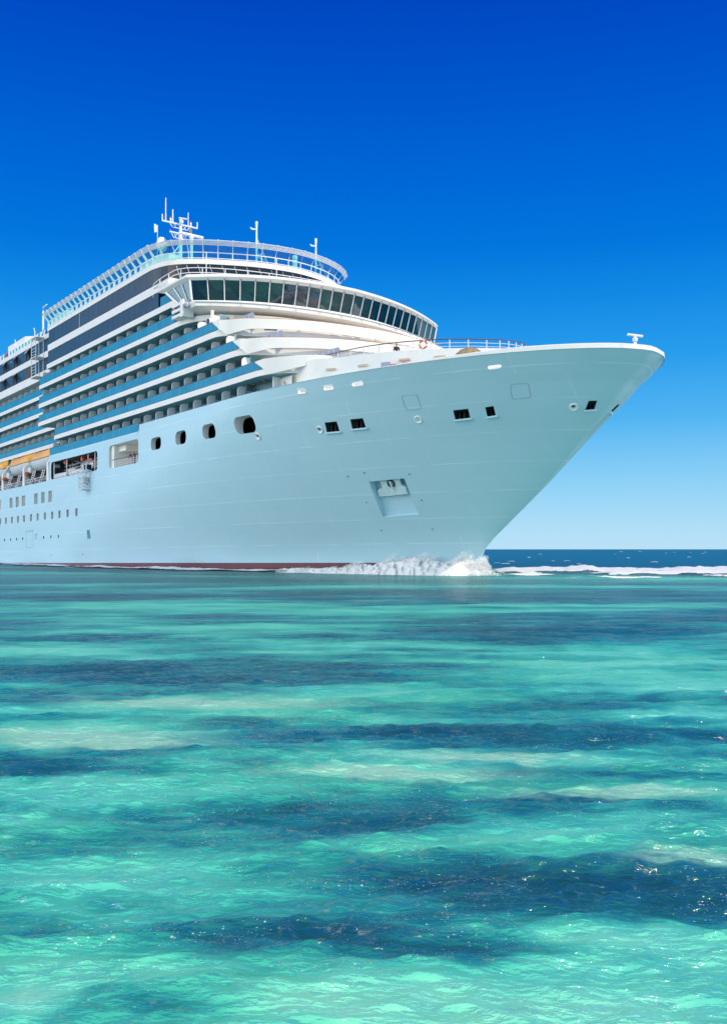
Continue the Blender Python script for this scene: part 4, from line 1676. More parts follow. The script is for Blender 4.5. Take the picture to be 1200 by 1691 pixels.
# light poles on the sun deck front
for (u, v, z1) in ((48.2, 8.2, 41.9), (48.9, 0.1, 41.3)):
    b = MB()
    b.tube([LT(u, v, 36.8), LT(u, v, z1 - .6), LT(u, v, z1)], [.13, .10, .14], 'rail_white', 8)
    b.tube([LT(u, v - 1.9, 36.8), LT(u, v - .1, z1 - 1.9)], .06, 'rail_white', 5)
    b.tube([LT(u, v - 1.2, 37.7), LT(u, v - .05, 37.9)], .04, 'rail_white', 4)
    b.tube([LT(u, v - .8, 38.4), LT(u, v - .05, 38.2)], .04, 'rail_white', 4)
    b.tube([LT(u, v, z1 - .7), LT(u, v + .65, z1 - .75), LT(u, v + .9, z1 - .6)], [.07, .12, .05], 'rail_white', 6)
    b.lathe(LT(u, v, z1 - .1), [(.12, 0), (.17, .15), (.14, .35), (.03, .42)], 'rail_white', 10)
    b.build('light_pole', SHIP, 40)
for (u, v) in ((48.6, 3.0),):
    b = MB()
    b.lathe(LT(u, v, 36.8), [(.3, 0), (.28, 1.6), (.33, 1.65), (.33, 2.1), (.1, 2.2)], 'rail_white', 12)
    b.build('deck_vent', SHIP, 40)
b = MB()
b.sbox(40, 46, 4, 9, 36.8, 37.3, 'deck_inside')
b.sbox(38, 44, -6, 2, 36.8, 37.6, 'deck_inside')
b.build('deck_plinth', SHIP)
# funnel further aft (out of the picture, seen from other angles only)
b = MB()
b.prism([(-64, 5), (-52, 5), (-49, 0), (-52, -5), (-64, -5)], 38.1, 48, 'white_paint')
b.build('funnel', SHIP)

# ------------------------------------------------------------------ boat deck: davits, railing, lifeboats, raft canisters
DAV = (-20.0, -8.4, 3.4, -31.5, -43)
for u in DAV:
    b = MB()
    b.hexa([L(u - .55, 18.45, 13.46), L(u + .55, 18.45, 13.46), L(u + .55, 17.6, 13.46), L(u - .55, 17.6, 13.46)],
           [L(u - .45, 18.5, 16.2), L(u + .45, 18.5, 16.2), L(u + .45, 17.7, 16.2), L(u - .45, 17.7, 16.2)], 'white_paint')
    b.hexa([L(u - .45, 18.5, 16.2), L(u + .45, 18.5, 16.2), L(u + .45, 17.7, 16.2), L(u - .45, 17.7, 16.2)],
           [L(u + .4, 17.4, 17.9), L(u + 1.0, 17.4, 17.9), L(u + 1.0, 16.8, 17.9), L(u + .4, 16.8, 17.9)], 'white_paint')
    b.tube([L(u + .7, 17.1, 17.8), L(u + 1.2, 17.2, 18.8)], .12, 'white_paint', 6)
    b.hexa([L(u + .5, 18.2, 15.0), L(u + 1.9, 18.0, 15.4), L(u + 1.9, 17.2, 15.4), L(u + .5, 17.2, 15.0)],
           [L(u + .5, 18.0, 16.6), L(u + 1.7, 17.8, 16.2), L(u + 1.7, 17.2, 16.2), L(u + .5, 17.2, 16.6)], 'boat_grey')
    b.build('davit', SHIP)
for u in (-8.0 + .7, -20 + .7, -31.5 + .7):
    b = MB()
    b.lathe(L(u + .35, 18.35, 15.3), [(.15, -.3), (.42, -.22), (.48, .1), (.3, .3), (.08, .34)], 'signal_orange', 10)
    ob = b.build('marker_buoy', None, 40, M=SHIP_M)
    tag(ob, {-7.3: 'orange round buoy on the davit between the two lifeboats', -19.3: 'orange round buoy on the davit at the left edge of the photo'}.get(u, 'orange round buoy on a davit beyond the left edge'), 'buoy', 'orange buoys on the davits')
b = MB()
for z in (13.9, 14.3):
    b.tube([L(-78, 18.35, z), L(4.2, 18.35, z)], .03, 'rail_white', 4)
u = -77
while u < 4:
    b.tube([L(u, 18.35, 13.45), L(u, 18.35, 14.35)], .03, 'rail_white', 4)
    u += .55
b.build('boat_deck_railing', SHIP)
# boarding ladders standing on the boat deck
for u in (-18.0, -13.0, -5.6, -.9, -25, -29.5):
    b = MB()
    for s in (-.55, .55):
        b.tube([L(u + s, 18.2, 13.5), L(u + s + .5, 17.7, 15.7)], .07, 'rail_white', 5)
    for k in range(7):
        t = k / 6
        b.tube([L(u - .55 + .5 * t, 18.2 - .5 * t, 13.6 + 2.1 * t), L(u + .55 + .5 * t, 18.2 - .5 * t, 13.6 + 2.1 * t)], .05, 'rail_white', 4)
    b.build('boarding_ladder', SHIP)
for u in (-3.0, -15.6, -27):
    b = MB()
    for z in (13.5, 14.0, 14.55):
        b.lathe(L(u, 18.25, z), [(.12, 0), (.14, .1), (.14, .3), (.1, .36)], 'signal_red' if z != 14.0 else 'rail_white', 10)
    ob = b.build('fire_hydrant', None, 40, M=SHIP_M)
    tag(ob, {-3.0: 'red and white hydrant post between two ladders under the right lifeboat', -15.6: 'red and white hydrant post between two ladders under the left lifeboat'}.get(u, 'red and white hydrant post beyond the left edge'), 'hydrant', 'hydrants on the boat deck')


def lifeboat_mesh(ln):
    hull_, top_, trim_ = MB(), MB(), MB()
    st = 17

    def half(t):
        return 1.45 * max(1 - abs(2 * t - 1) ** 3.2, 0.02) ** .6
    secs_h, secs_t = [], []
    for i in range(st):
        t = i / (st - 1)
        x = (t - .5) * ln
        w = half(t)
        sh = .35 * abs(2 * t - 1) ** 2
        kl = -1.55 * max(1 - abs(2 * t - 1) ** 4, 0.05) ** .5
        secs_h.append([Vector((x, y * w, z)) for y, z in ((-1.0, sh), (-.97, kl * .35), (-.75, kl * .75), (-.3, kl * .97), (0, kl), (.3, kl * .97), (.75, kl * .75), (.97, kl * .35), (1.0, sh))])
        hh = 1.28 + .12 * math.cos((t - .5) * 3)
        w2 = w * .96
        secs_t.append([Vector((x * .985, y * w2, sh * .9 + z * hh)) for y, z in ((-1.0, .0), (-.98, .45), (-.8, .82), (-.4, 1.0), (0, 1.04), (.4, 1.0), (.8, .82), (.98, .45), (1.0, 0))])
    for mbx, secs, m in ((hull_, secs_h, 'boat_grey'), (top_, secs_t, 'boat_yellow')):
        for A, B_ in zip(secs[:-1], secs[1:]):
            mbx.sheet(A, B_, m)
        mbx.add(secs[0], [tuple(range(9))], m)
        mbx.add(secs[-1], [tuple(range(9))[::-1]], m)
    for s in (-1, 1):
        trim_.tube([Vector((p[0 if s < 0 else 8].x, p[0 if s < 0 else 8].y * 1.01, p[0].z)) for p in secs_h], .06, 'rail_dark', 5)
    trim_.lathe((ln * .28, 0, 1.2), [(.6, 0), (.6, .25), (.5, .45), (.1, .5)], 'boat_yellow', 12)
    return hull_, top_, trim_


LB = [(-12.3, 10.6, 'yellow topped lifeboat with its grey hull in full view, left of the middle davit'),
      (-1.1, 10.2, 'yellow topped lifeboat nearest the bow, right of the middle davit'),
      (-26.0, 10.6, 'yellow topped lifeboat cut off by the left edge of the photo')]
for u, ln, lab in LB:
    r = empty('lifeboat', at_ship(u, 17.25, 17.05))
    tag(r, lab, 'lifeboat', 'lifeboats under the davits')
    h_, t_, tr_ = lifeboat_mesh(ln)
    h_.build('boat_hull', r, 40)
    t_.build('canopy', r, 40)
    tr_.build('fender_trim', r, 40)

rafts = [(5.4, 10.6, 17.9, 13.95, .42, 'long white life raft canister lying lowest and left in the boat bay'), (11.8, 18.9, 17.9, 13.95, .45, 'long white life raft canister lying lowest beside the hanging cage'),
         (8.2, 11.2, 16.7, 14.6, .5, 'short white life raft canister on the upper rack, left one'), (14.0, 18.4, 16.6, 14.9, .55, 'short white life raft canister on the upper rack, right one')]
for a, c, v, z, r_, lab in rafts:
    b = MB()
    b.lathe((0, 0, 0), [(.1, -(c - a) / 2), (r_ * .8, -(c - a) / 2 + .05), (r_, -(c - a) / 2 + .25), (r_, (c - a) / 2 - .25), (r_ * .8, (c - a) / 2 - .05), (.1, (c - a) / 2)], 'rail_white', 16, 'X')
    k = 0
    while k * .7 < (c - a) - .6:
        x = -(c - a) / 2 + .35 + k * .7
        b.lathe((x, 0, 0), [(r_ + .005, -.04), (r_ + .025, -.03), (r_ + .025, .03), (r_ + .005, .04)], 'grey_panel', 16, 'X')
        k += 1
    ob = b.build('raft_canister', None, 40, M=at_ship((a + c) / 2, v, z))
    tag(ob, lab, 'life raft', 'raft canisters in the side opening')
b = MB()
b.sbox(5.2, 19.5, 17.6, 18.3, 13.5, 13.56, 'white_paint')
for u in (5.6, 11.1, 19.6, 22.2):
    b.tube([L(u, 18.2, 13.5), L(u, 18.2, 16.1)], .07, 'rail_white', 6)
for u in (8.0, 13.5, 18.6):
    b.tube([L(u, 16.3, 13.5), L(u, 16.3, 16.1)], .05, 'rail_white', 5)
    b.tube([L(u - 1.2, 17.0, 14.2), L(u + 1.4, 16.2, 15.8)], .05, 'rail_white', 5)
    b.tube([L(u + 1.2, 17.0, 14.2), L(u - 1.0, 16.2, 15.8)], .05, 'rail_white', 5)
for z in (14.5, 15.2, 15.7):
    b.tube([L(6, 16.8, z - .25), L(20, 16.8, z)], .05, 'rail_white', 5)
    b.tube([L(6, 15.9, z), L(23, 15.9, z)], .05, 'rail_white', 5)
for k in range(26):
    u0 = random.uniform(7, 20)
    z0 = random.uniform(14.2, 15.6)
    b.tube([L(u0, random.uniform(15.5, 17.2), z0), L(u0 + random.uniform(-1.2, 1.2), random.uniform(15.5, 17.4), z0 + random.uniform(.3, .9))], random.uniform(.025, .06), 'rail_white' if k % 4 else 'grey_panel', 5)
b.build('raft_rack', SHIP)
for u, z, k in ((9.8, 15.8, 'orange lamp buoy hanging above the left raft canisters'), (16.7, 15.7, 'orange lamp buoy hanging above the right raft canisters')):
    b = MB()
    b.lathe(L(u, 17.9, z), [(.1, -.4), (.28, -.3), (.3, .1), (.15, .3)], 'signal_orange', 10)
    tag(b.build('hanging_buoy', None, 40, M=SHIP_M), k, 'buoy', 'orange buoys in the boat bay')
b = MB()
b.sbox(19.5, 21.1, 17.9, 18.3, 15.05, 15.3, 'signal_red')
b.sbox(19.6, 21.0, 17.95, 18.25, 15.3, 15.38, 'signal_red')
tag(b.build('rescue_board', None, M=SHIP_M), 'flat red rescue board fixed above the hanging cage', 'rescue board')
# hanging embarkation cage below the bay
b = MB()
U, Vv = 20.4, 19.1
rings_ = [(13.6, 1.25, .62), (12.7, .78, .5), (12.0, .74, .48), (11.5, .72, .46), (11.05, .72, .46)]
prev = None
for z, a, c in rings_:
    lp = [L(U - a, Vv - c, z), L(U + a, Vv - c, z), L(U + a, Vv + c, z), L(U - a, Vv + c, z)]
    b.tube(lp, .055, 'rail_white', 5, True)
    if prev:
        for i in range(4):
            b.tube([prev[i], lp[i]], .055, 'rail_white', 5)
            b.tube([prev[i], lp[(i + 1) % 4]], .035, 'rail_white', 4)
    prev = lp
b.sbox(U - .72, U + .72, Vv - .46, Vv + .46, 11.0, 11.06, 'grey_panel')
b.sbox(U - .6, U + .6, Vv - .35, Vv + .2, 12.0, 12.7, 'deck_inside')
b.tube([L(U - .9, 18.0, 15.0), L(U - .9, Vv, 14.6), L(U - .9, Vv, 13.6)], .1, 'rail_white', 6)
b.tube([L(U + .9, 18.0, 15.0), L(U + .9, Vv, 14.6), L(U + .9, Vv, 13.6)], .1, 'rail_white', 6)
b.sbox(U - .6, U + .4, 18.2, 18.9, 13.8, 14.5, 'dark_glass')
b.tube([L(U - 1.6, Vv, 13.62), L(U + 1.6, Vv, 13.62)], .08, 'rail_white', 6)
b.build('embarkation_cage', SHIP)

# railing and fittings of the rounded side opening
b = MB()
b.tube([L(28.2, 18.2, 14.45), L(37.25, 18.2, 14.45)], .05, 'rail_brown', 6)
for z in (13.65, 13.9, 14.15):
    b.tube([L(28.2, 18.2, z), L(37.25, 18.2, z)], .022, 'rail_white', 4)
for k in range(10):
    u = 28.4 + k * .97
    b.tube([L(u, 18.2, 13.36), L(u, 18.2, 14.45)], .035, 'rail_white', 5)
b.build('opening_railing', SHIP)
b = MB()
b.sbox(28.0, 28.9, 14.7, 18.2, 13.36, 16.3, 'white_paint')
b.sbox(28.895, 31.3, 15.2, 17.6, 15.5, 16.3, 'white_paint')
b.sbox(29.2, 31.0, 14.62, 14.66, 14.5, 15.4, 'black_rubber')
for u in (33.0, 35.0):
    b.lathe(L(u, 16.2, 16.15), [(.35, 0), (.35, .1), (.2, .15)], 'grey_panel', 10)
b.build('opening_lining', SHIP)

# ------------------------------------------------------------------ people
def skin_mesh(name, verts, edges, radii, m, parent=None, M=None, root=0):
    me = bpy.data.meshes.new(name)
    me.from_pydata(verts, edges, [])
    me.materials.append(MATS[m])
    ob = bpy.data.objects.new(name, me)
    COL.objects.link(ob)
    sk = ob.modifiers.new('skin', 'SKIN')
    sk.use_smooth_shade = True
    layer = me.skin_vertices[0].data
    for i, r in enumerate(radii):
        layer[i].radius = (r, r) if not isinstance(r, tuple) else r
        layer[i].use_root = (i == root)
    ss = ob.modifiers.new('sub', 'SUBSURF')
    ss.levels = ss.render_levels = 1
    if parent is not None:
        ob.parent = parent
    if M is not None:
        ob.matrix_world = M
    return ob


def person(M, label, shirt, trousers, lean=0.0):
    """figure 1.76 m tall facing +x, hands forward on a rail"""
    V, E, R_ = [], [], []

    def v(x, y, z, r, to=None):
        V.append((x + lean * max(z - .95, 0), y, z))
        R_.append(r)
        if to is not None:
            E.append((to, len(V) - 1))
        return len(V) - 1
    pel = v(0, 0, .95, .135)
    wa = v(0, 0, 1.10, .125, pel)
    ch = v(.01, 0, 1.30, .15, wa)
    nk = v(.0, 0, 1.47, .065, ch)
    n2 = v(.01, 0, 1.53, .058, nk)
    hd = v(.02, 0, 1.62, (.085, .10), n2)
    v(.02, 0, 1.72, (.07, .085), hd)
    ns = v(.115, 0, 1.62, .014, hd)
    for s in (-1, 1):
        hp = v(0, .10 * s, .90, .10, pel)
        kn = v(.03, .11 * s, .50, .062, hp)
        an = v(0, .12 * s, .09, .042, kn)
        v(.15, .14 * s, .03, .035, an)
        sh = v(0, .19 * s, 1.42, .06, ch)
        el = v(-.02, .27 * s, 1.15, .045, sh)
        wr = v(.20, .23 * s, 1.06, .032, el)
        pa = v(.27, .22 * s, 1.06, (.030, .038), wr)
        for k in range(4):
            f1 = v(.325 - .006 * abs(k - 1), (.19 + .021 * k) * s, 1.065, .009, pa)
            f2 = v(.345 - .008 * abs(k - 1), (.19 + .021 * k) * s, 1.04, .008, f1)
        t1 = v(.26, .175 * s, 1.05, .010, pa)
        v(.30, .16 * s, 1.035, .009, t1)
    body = skin_mesh('person', V, E, R_, 'skin', M=M)
    tag(body, label, 'person')
    # clothes and hair follow the body
    def off(z):
        return lean * max(z - .95, 0)
    sv = [(off(1.0), 0, 1.0), (off(1.12), 0, 1.12), (.01 + off(1.3), 0, 1.30), (off(1.42), 0, 1.42)]
    se = [(0, 1), (1, 2), (2, 3)]
    sr = [.15, .145, .168, .10]
    for s in (-1, 1):
        i = len(sv)
        sv += [(off(1.42), .19 * s, 1.42), (-.02 + off(1.15), .27 * s, 1.15), (.17 + off(1.06), .235 * s, 1.07)]
        sr += [.075, .06, .046]
        se += [(2, i), (i, i + 1), (i + 1, i + 2)]
    skin_mesh('shirt', sv, se, sr, shirt, body)
    tv = [(0, 0, .97)]
    te, tr_ = [], [.15]
    for s in (-1, 1):
        i = len(tv)
        tv += [(0, .10 * s, .88), (.03, .11 * s, .50), (0, .12 * s, .10)]
        tr_ += [.118, .08, .062]
        te += [(0, i), (i, i + 1), (i + 1, i + 2)]
    skin_mesh('trousers', tv, te, tr_, trousers, body)
    skin_mesh('hair', [(-.03 + off(1.66), 0, 1.64), (-.005 + off(1.7), 0, 1.725), (.045 + off(1.72), 0, 1.765)], [(0, 1), (1, 2)], [.088, .088, .05], 'hair', body)
    return body


person(at_ship(79.2, 11.4, 19.45, math.radians(150)), 'person in dark clothes standing at the foredeck railing in front of the bridge', 'cloth_black', 'cloth_black')
person(at_ship(68.75, 16.95, 16.9, math.radians(-60)), 'person with dark hair and pale shirt leaning at the hull edge by the white partition', 'cloth_pale', 'cloth_pale')
person(at_ship(33.1, 17.75, 13.36, math.radians(-90)), 'person in black top at the rail inside the rounded hull opening', 'cloth_black', 'cloth_pale')
person(at_ship(33.95, 17.6, 13.36, math.radians(-75)), 'person all in black beside another at the rail of the hull opening', 'cloth_black', 'cloth_black')

# lifebuoy hung on the foredeck railing
b = MB()
mj = 14
for k in range(4):
    pts = [Vector((0, .33 * math.cos(a), .33 * math.sin(a))) for a in (2 * math.pi * (k + j / mj * .76) / 4 for j in range(mj + 1))]
    b.tube(pts, .085, 'signal_orange', 8)
    pts = [Vector((0, .33 * math.cos(a), .33 * math.sin(a))) for a in (2 * math.pi * (k + .76 + j / 4 * .24) / 4 for j in range(5))]
    b.tube(pts, .088, 'rail_white', 8)
lb = b.build('lifebuoy', None, 50, M=at_ship(81.2, 9.9, 20.95, math.radians(-42)))
tag(lb, 'orange and white lifebuoy ring hung on the foredeck railing below the bridge', 'lifebuoy')

# ------------------------------------------------------------------ the sea


def vnoise(x, y, seed):
    """smooth value noise on arrays"""
    xi, yi = np.floor(x).astype(np.int64), np.floor(y).astype(np.int64)
    fx, fy = x - xi, y - yi
    fx = fx * fx * fx * (fx * (fx * 6 - 15) + 10)
    fy = fy * fy * fy * (fy * (fy * 6 - 15) + 10)

    def h(a, b_):
        n_ = (a * 374761393 + b_ * 668265263 + seed * 1442695041) & 0x7fffffff
        n_ = ((n_ ^ (n_ >> 13)) * 1274126177) & 0x7fffffff
        n_ = (n_ ^ (n_ >> 16)) & 0xffff
        return n_ / 65535.0
    return (h(xi, yi) * (1 - fx) + h(xi + 1, yi) * fx) * (1 - fy) + (h(xi, yi + 1) * (1 - fx) + h(xi + 1, yi + 1) * fx) * fy


def fbm(x, y, seed, octv=4, gain=.5):
    s, a, t = 0, 1, 0
    for o in range(octv):
        s = s + a * vnoise(x * 2 ** o + 17.3 * o, y * 2 ** o - 9.1 * o, seed + o)
        t += a
        a *= gain
    return s / t


# sand (positive) and reef or weed (negative) under shallow water: x, y, half length, half depth, weight, heading
PATCH = [
    (-7.43, 38.86, 7.43, 3.46, 0.30, 0.00),
    (2.43, 38.11, 6.07, 2.96, 0.25, 0.00),
    (-6.48, 29.07, 5.56, 2.15, 0.35, 0.00),
    (-7.74, 23.36, 1.93, 1.25, 0.45, 0.00),
    (-1.29, 25.32, 4.03, 1.96, 0.30, 0.00),
    (5.81, 19.82, 3.03, 4.20, 0.55, 0.00),
    (-0.41, 16.29, 2.90, 1.22, 0.50, 0.00),
    (-3.45, 15.04, 2.39, 0.58, 0.45, 0.00),
    (-3.80, 12.95, 1.82, 0.68, 0.60, 0.00),
    (0.44, 13.77, 2.19, 0.53, 0.30, 0.00),
    (2.43, 11.58, 2.43, 0.51, 0.55, 0.12),
    (0.27, 10.72, 1.16, 0.26, 0.60, 0.12),
    (-2.85, 9.74, 1.43, 0.58, 0.60, 0.00),
    (2.84, 9.91, 1.26, 0.25, 0.45, 0.00),
    (-3.22, 8.86, 0.68, 0.60, 0.40, 0.00),
    (0.00, 7.88, 1.51, 0.35, 0.22, 0.00),
    (-1.88, 7.36, 1.22, 0.47, 0.32, 0.00),
    (-1.77, 5.92, 0.98, 0.63, 0.55, 0.00),
    (1.76, 6.01, 0.96, 0.28, 0.45, 0.00),
    (0.00, 5.28, 1.41, 0.28, 0.45, 0.00),
    (1.19, 5.35, 1.19, 0.44, 0.60, 0.00),
    (-1.89, 5.21, 0.20, 0.28, 0.55, 0.00),
    (0.62, 8.09, 1.55, 0.25, 0.28, 0.00),
    (5.04, 14.38, 1.37, 0.63, 0.40, 0.00),
    (2.71, 7.73, 0.49, 0.30, 0.30, 0.00),
    (1.62, 8.48, 0.65, 0.33, 0.20, 0.00),
    (3.21, 50.32, 16.67, 5.16, -0.40, 0.00),
    (-13.89, 48.46, 4.63, 4.19, -0.30, 0.00),
    (6.34, 28.44, 5.80, 3.30, -0.45, 0.00),
    (-8.28, 27.07, 2.24, 1.68, -0.35, 0.00),
    (-3.69, 19.33, 3.94, 2.10, -0.42, 0.00),
    (2.54, 19.92, 1.52, 1.01, -0.20, 0.00),
    (4.08, 16.02, 2.24, 0.78, -0.40, 0.00),
    (0.80, 12.54, 2.72, 0.96, -0.45, 0.00),
    (-1.77, 13.87, 1.77, 0.59, -0.30, 0.00),
    (-3.64, 10.99, 1.19, 0.68, -0.55, 0.00),
    (-1.82, 11.44, 1.24, 0.50, -0.35, 0.00),
    (3.36, 13.17, 2.18, 0.44, -0.25, 0.00),
    (1.82, 9.55, 2.19, 0.60, -0.38, 0.00),
    (0.00, 9.02, 2.41, 0.62, -0.38, 0.00),
    (2.74, 10.75, 1.51, 0.27, -0.35, 0.00),
    (-0.85, 8.86, 1.41, 0.44, -0.30, 0.00),
    (1.42, 6.97, 1.51, 0.47, -0.60, 0.00),
    (0.00, 6.62, 1.35, 0.47, -0.32, 0.00),
    (-0.39, 6.12, 0.74, 0.27, -0.50, 0.00),
    (-2.12, 6.15, 0.39, 0.17, -0.35, 0.00),
    (-1.16, 5.21, 0.56, 0.18, -0.45, 0.00),
    (0.61, 5.94, 0.95, 0.18, -0.35, 0.00),
    (2.27, 6.49, 0.45, 0.21, -0.35, 0.00),
    (-0.77, 8.04, 1.02, 0.33, -0.20, 0.00),
]

SAND = [(-4.15, 12.79, 1.63, 0.46), (0.27, 10.69, 1.29, 0.23), (2.7, 7.71, 0.59, 0.15), (2.71, 9.91, 1.01, 0.2), (-2.67, 15.51, 1.98, 0.43), (1.45, 11.38, 1.09, 0.26), (-3.13, 12.3, 1.02, 0.27)]

rad = np.concatenate([[2.2, 3.0, 3.8], 1570 * CAM_H / np.linspace(860, 5, 900), [900, 1100, 1400, 1900, 2600, 3800, 6000, 10000, 20000, 40000]])
dense = np.linspace(-.66, .66, 760)
side = np.concatenate([np.linspace(.70, 3.0, 60)])
ang = np.concatenate([-side[::-1], dense, side])
A_, R2 = np.meshgrid(ang, rad)
X = R2 * np.sin(A_)
Y = R2 * np.cos(A_)
sp = np.gradient(rad)[:, None] * np.ones_like(X)
spx = np.maximum(R2 * (dense[1] - dense[0]), 1e-3)
DX, DY, DZ = np.zeros_like(X), np.zeros_like(X), np.zeros_like(X)
wr = np.random.default_rng(5)
for i in range(130):
    lam = 0.085 * (6.0 / 0.085) ** (i / 129.0)
    th = wr.normal(-math.pi / 2 + .2, .50)
    k = 2 * math.pi / lam
    steep = 0.050 if lam < .40 else (0.038 if lam < .9 else (0.016 if lam < 2.2 else 0.006))
    amp = steep / k * wr.uniform(.5, 1.4)
    kx, ky = k * math.cos(th), k * math.sin(th)
    eff = np.hypot(sp * math.sin(th), spx * math.cos(th))
    fade = np.clip((lam / np.maximum(eff, 1e-4) - 2.5) / 3.0, 0, 1)
    grp = 0.35 + 1.3 * vnoise(X / (lam * 5 + 1.5) + i * 7.7, Y / (lam * 5 + 1.5) - i * 3.1, 300 + i)
    ph = kx * X + ky * Y + wr.uniform(0, 6.28)
    DZ += amp * grp * fade * np.sin(ph)
    q = .8
    DX += q * amp * grp * fade * math.cos(th) * np.cos(ph)
    DY += q * amp * grp * fade * math.sin(th) * np.cos(ph)
wx = (fbm(X / 2.6, Y / 1.5, 21, 3) - .5)
val = np.full_like(X, .43)
Rn = np.maximum(R2, 4)
lnr = np.log(Rn)
# sand and weed mottling: octaves drawn out by the current, each left out where the mesh is too coarse for it
for o_, (sc_, am_) in enumerate(((26.0, .16), (13.0, .20), (6.5, .22), (3.2, .22), (1.6, .20), (.8, .17), (.4, .14), (.2, .10))):
    fd_ = np.clip((sc_ / np.maximum(sp, 1e-4) - 1.2) / 2.0, 0, 1)
    n_o = vnoise((X + .18 * Y) / (sc_ * 2.6) + 13.7 * o_, (Y - .06 * X) / sc_ - 5.3 * o_, 601 + o_)
    rdg = 1 - np.abs(2 * vnoise((X - .1 * Y) / (sc_ * 3.4) - 3.1 * o_, (Y + .05 * X) / (sc_ * .9) + 2.9 * o_, 641 + o_) - 1)
    val += 1.45 * am_ * fd_ * ((n_o - .5) + .55 * (rdg ** 2 - .33))
for (px_, py_, rx, ry, w, rot) in PATCH:
    c_, s_ = math.cos(rot), math.sin(rot)
    warp = .55
    ex = X - px_ + warp * rx * (fbm(X / (rx * .55) + 3, Y / (ry * .9) + px_, 71, 4) - .5)
    ey = Y - py_ + 2.1 * warp * ry * (fbm(X / (rx * .30) - 5, Y / (ry * .9) + py_, 81, 5) - .5)
    lx, ly = (ex * c_ + ey * s_) / rx, (-ex * s_ + ey * c_) / ry
    val += (.80 if w < 0 else .78) * w * np.exp(-(lx ** 2 + ly ** 2) ** 1.2)
val -= .085 * np.clip((R2 - 6.3) / 1.5, 0, 1) * np.clip((24 - R2) / 8, 0, 1)
val = .44 + .50 * np.tanh((val - .622 + .13 * np.clip((9 - R2) / 3.5, 0, 1)) * 1.9)
sand = np.zeros_like(X)
for (px_, py_, rx, ry) in SAND:
    sand += np.exp(-(((X - px_ + .5 * rx * (fbm(X / (rx * .5), Y / ry, 91, 4) - .5)) / rx) ** 2 + ((Y - py_ + 2.2 * ry * (fbm(X / (rx * .3), Y / (ry * .8), 95, 4) - .5)) / ry) ** 2) ** 1.3)
sand = np.clip(sand, 0, 1)
val = np.maximum(val, .72 * sand)
edge = np.where(X < 8, 178.0, 116.0) + 10 * (fbm(X / 14, Y / 8, 91, 3) - .5)
edge = np.where(X < 8, 178.0, 114.0 - 0.05 * (X - 8)) + 12 * (fbm(X / 14, Y / 8, 91, 3) - .5)
deep = np.clip((Y - edge) / 12.0, 0, 1)
deep = np.where(np.abs(A_) > 1.2, np.clip((R2 - 140) / 40, 0, 1), deep)
verts = np.stack([X + DX, Y + DY, DZ], -1).reshape(-1, 3)
nr_, nc_ = X.shape
idx = np.arange(nr_ * nc_).reshape(nr_, nc_)
quads = np.stack([idx[:-1, :-1], idx[:-1, 1:], idx[1:, 1:], idx[1:, :-1]], -1).reshape(-1, 4)
back = np.stack([idx[:-1, -1], idx[:-1, 0], idx[1:, 0], idx[1:, -1]], -1)
quads = np.concatenate([quads, back])
sea_me = bpy.data.meshes.new('sea')
nv, nf = len(verts), len(quads)
sea_me.vertices.add(nv)
sea_me.vertices.foreach_set('co', verts.astype(np.float32).ravel())
sea_me.loops.add(nf * 4)
sea_me.loops.foreach_set('vertex_index', quads[:, ::-1].astype(np.int32).ravel())
sea_me.polygons.add(nf)
sea_me.polygons.foreach_set('loop_start', np.arange(0, nf * 4, 4, dtype=np.int32))
sea_me.polygons.foreach_set('loop_total', np.full(nf, 4, dtype=np.int32))
sea_me.update(calc_edges=True)
sea_me.polygons.foreach_set('use_smooth', np.ones(nf, dtype=bool))
for nm, arr in (('patch', val), ('deep', deep), ('sand', sand)):
    at = sea_me.attributes.new(nm, 'FLOAT', 'POINT')
    at.data.foreach_set('value', arr.astype(np.float32).ravel())
sea = bpy.data.objects.new('sea', sea_me)
COL.objects.link(sea)
tag(sea, kind='structure')


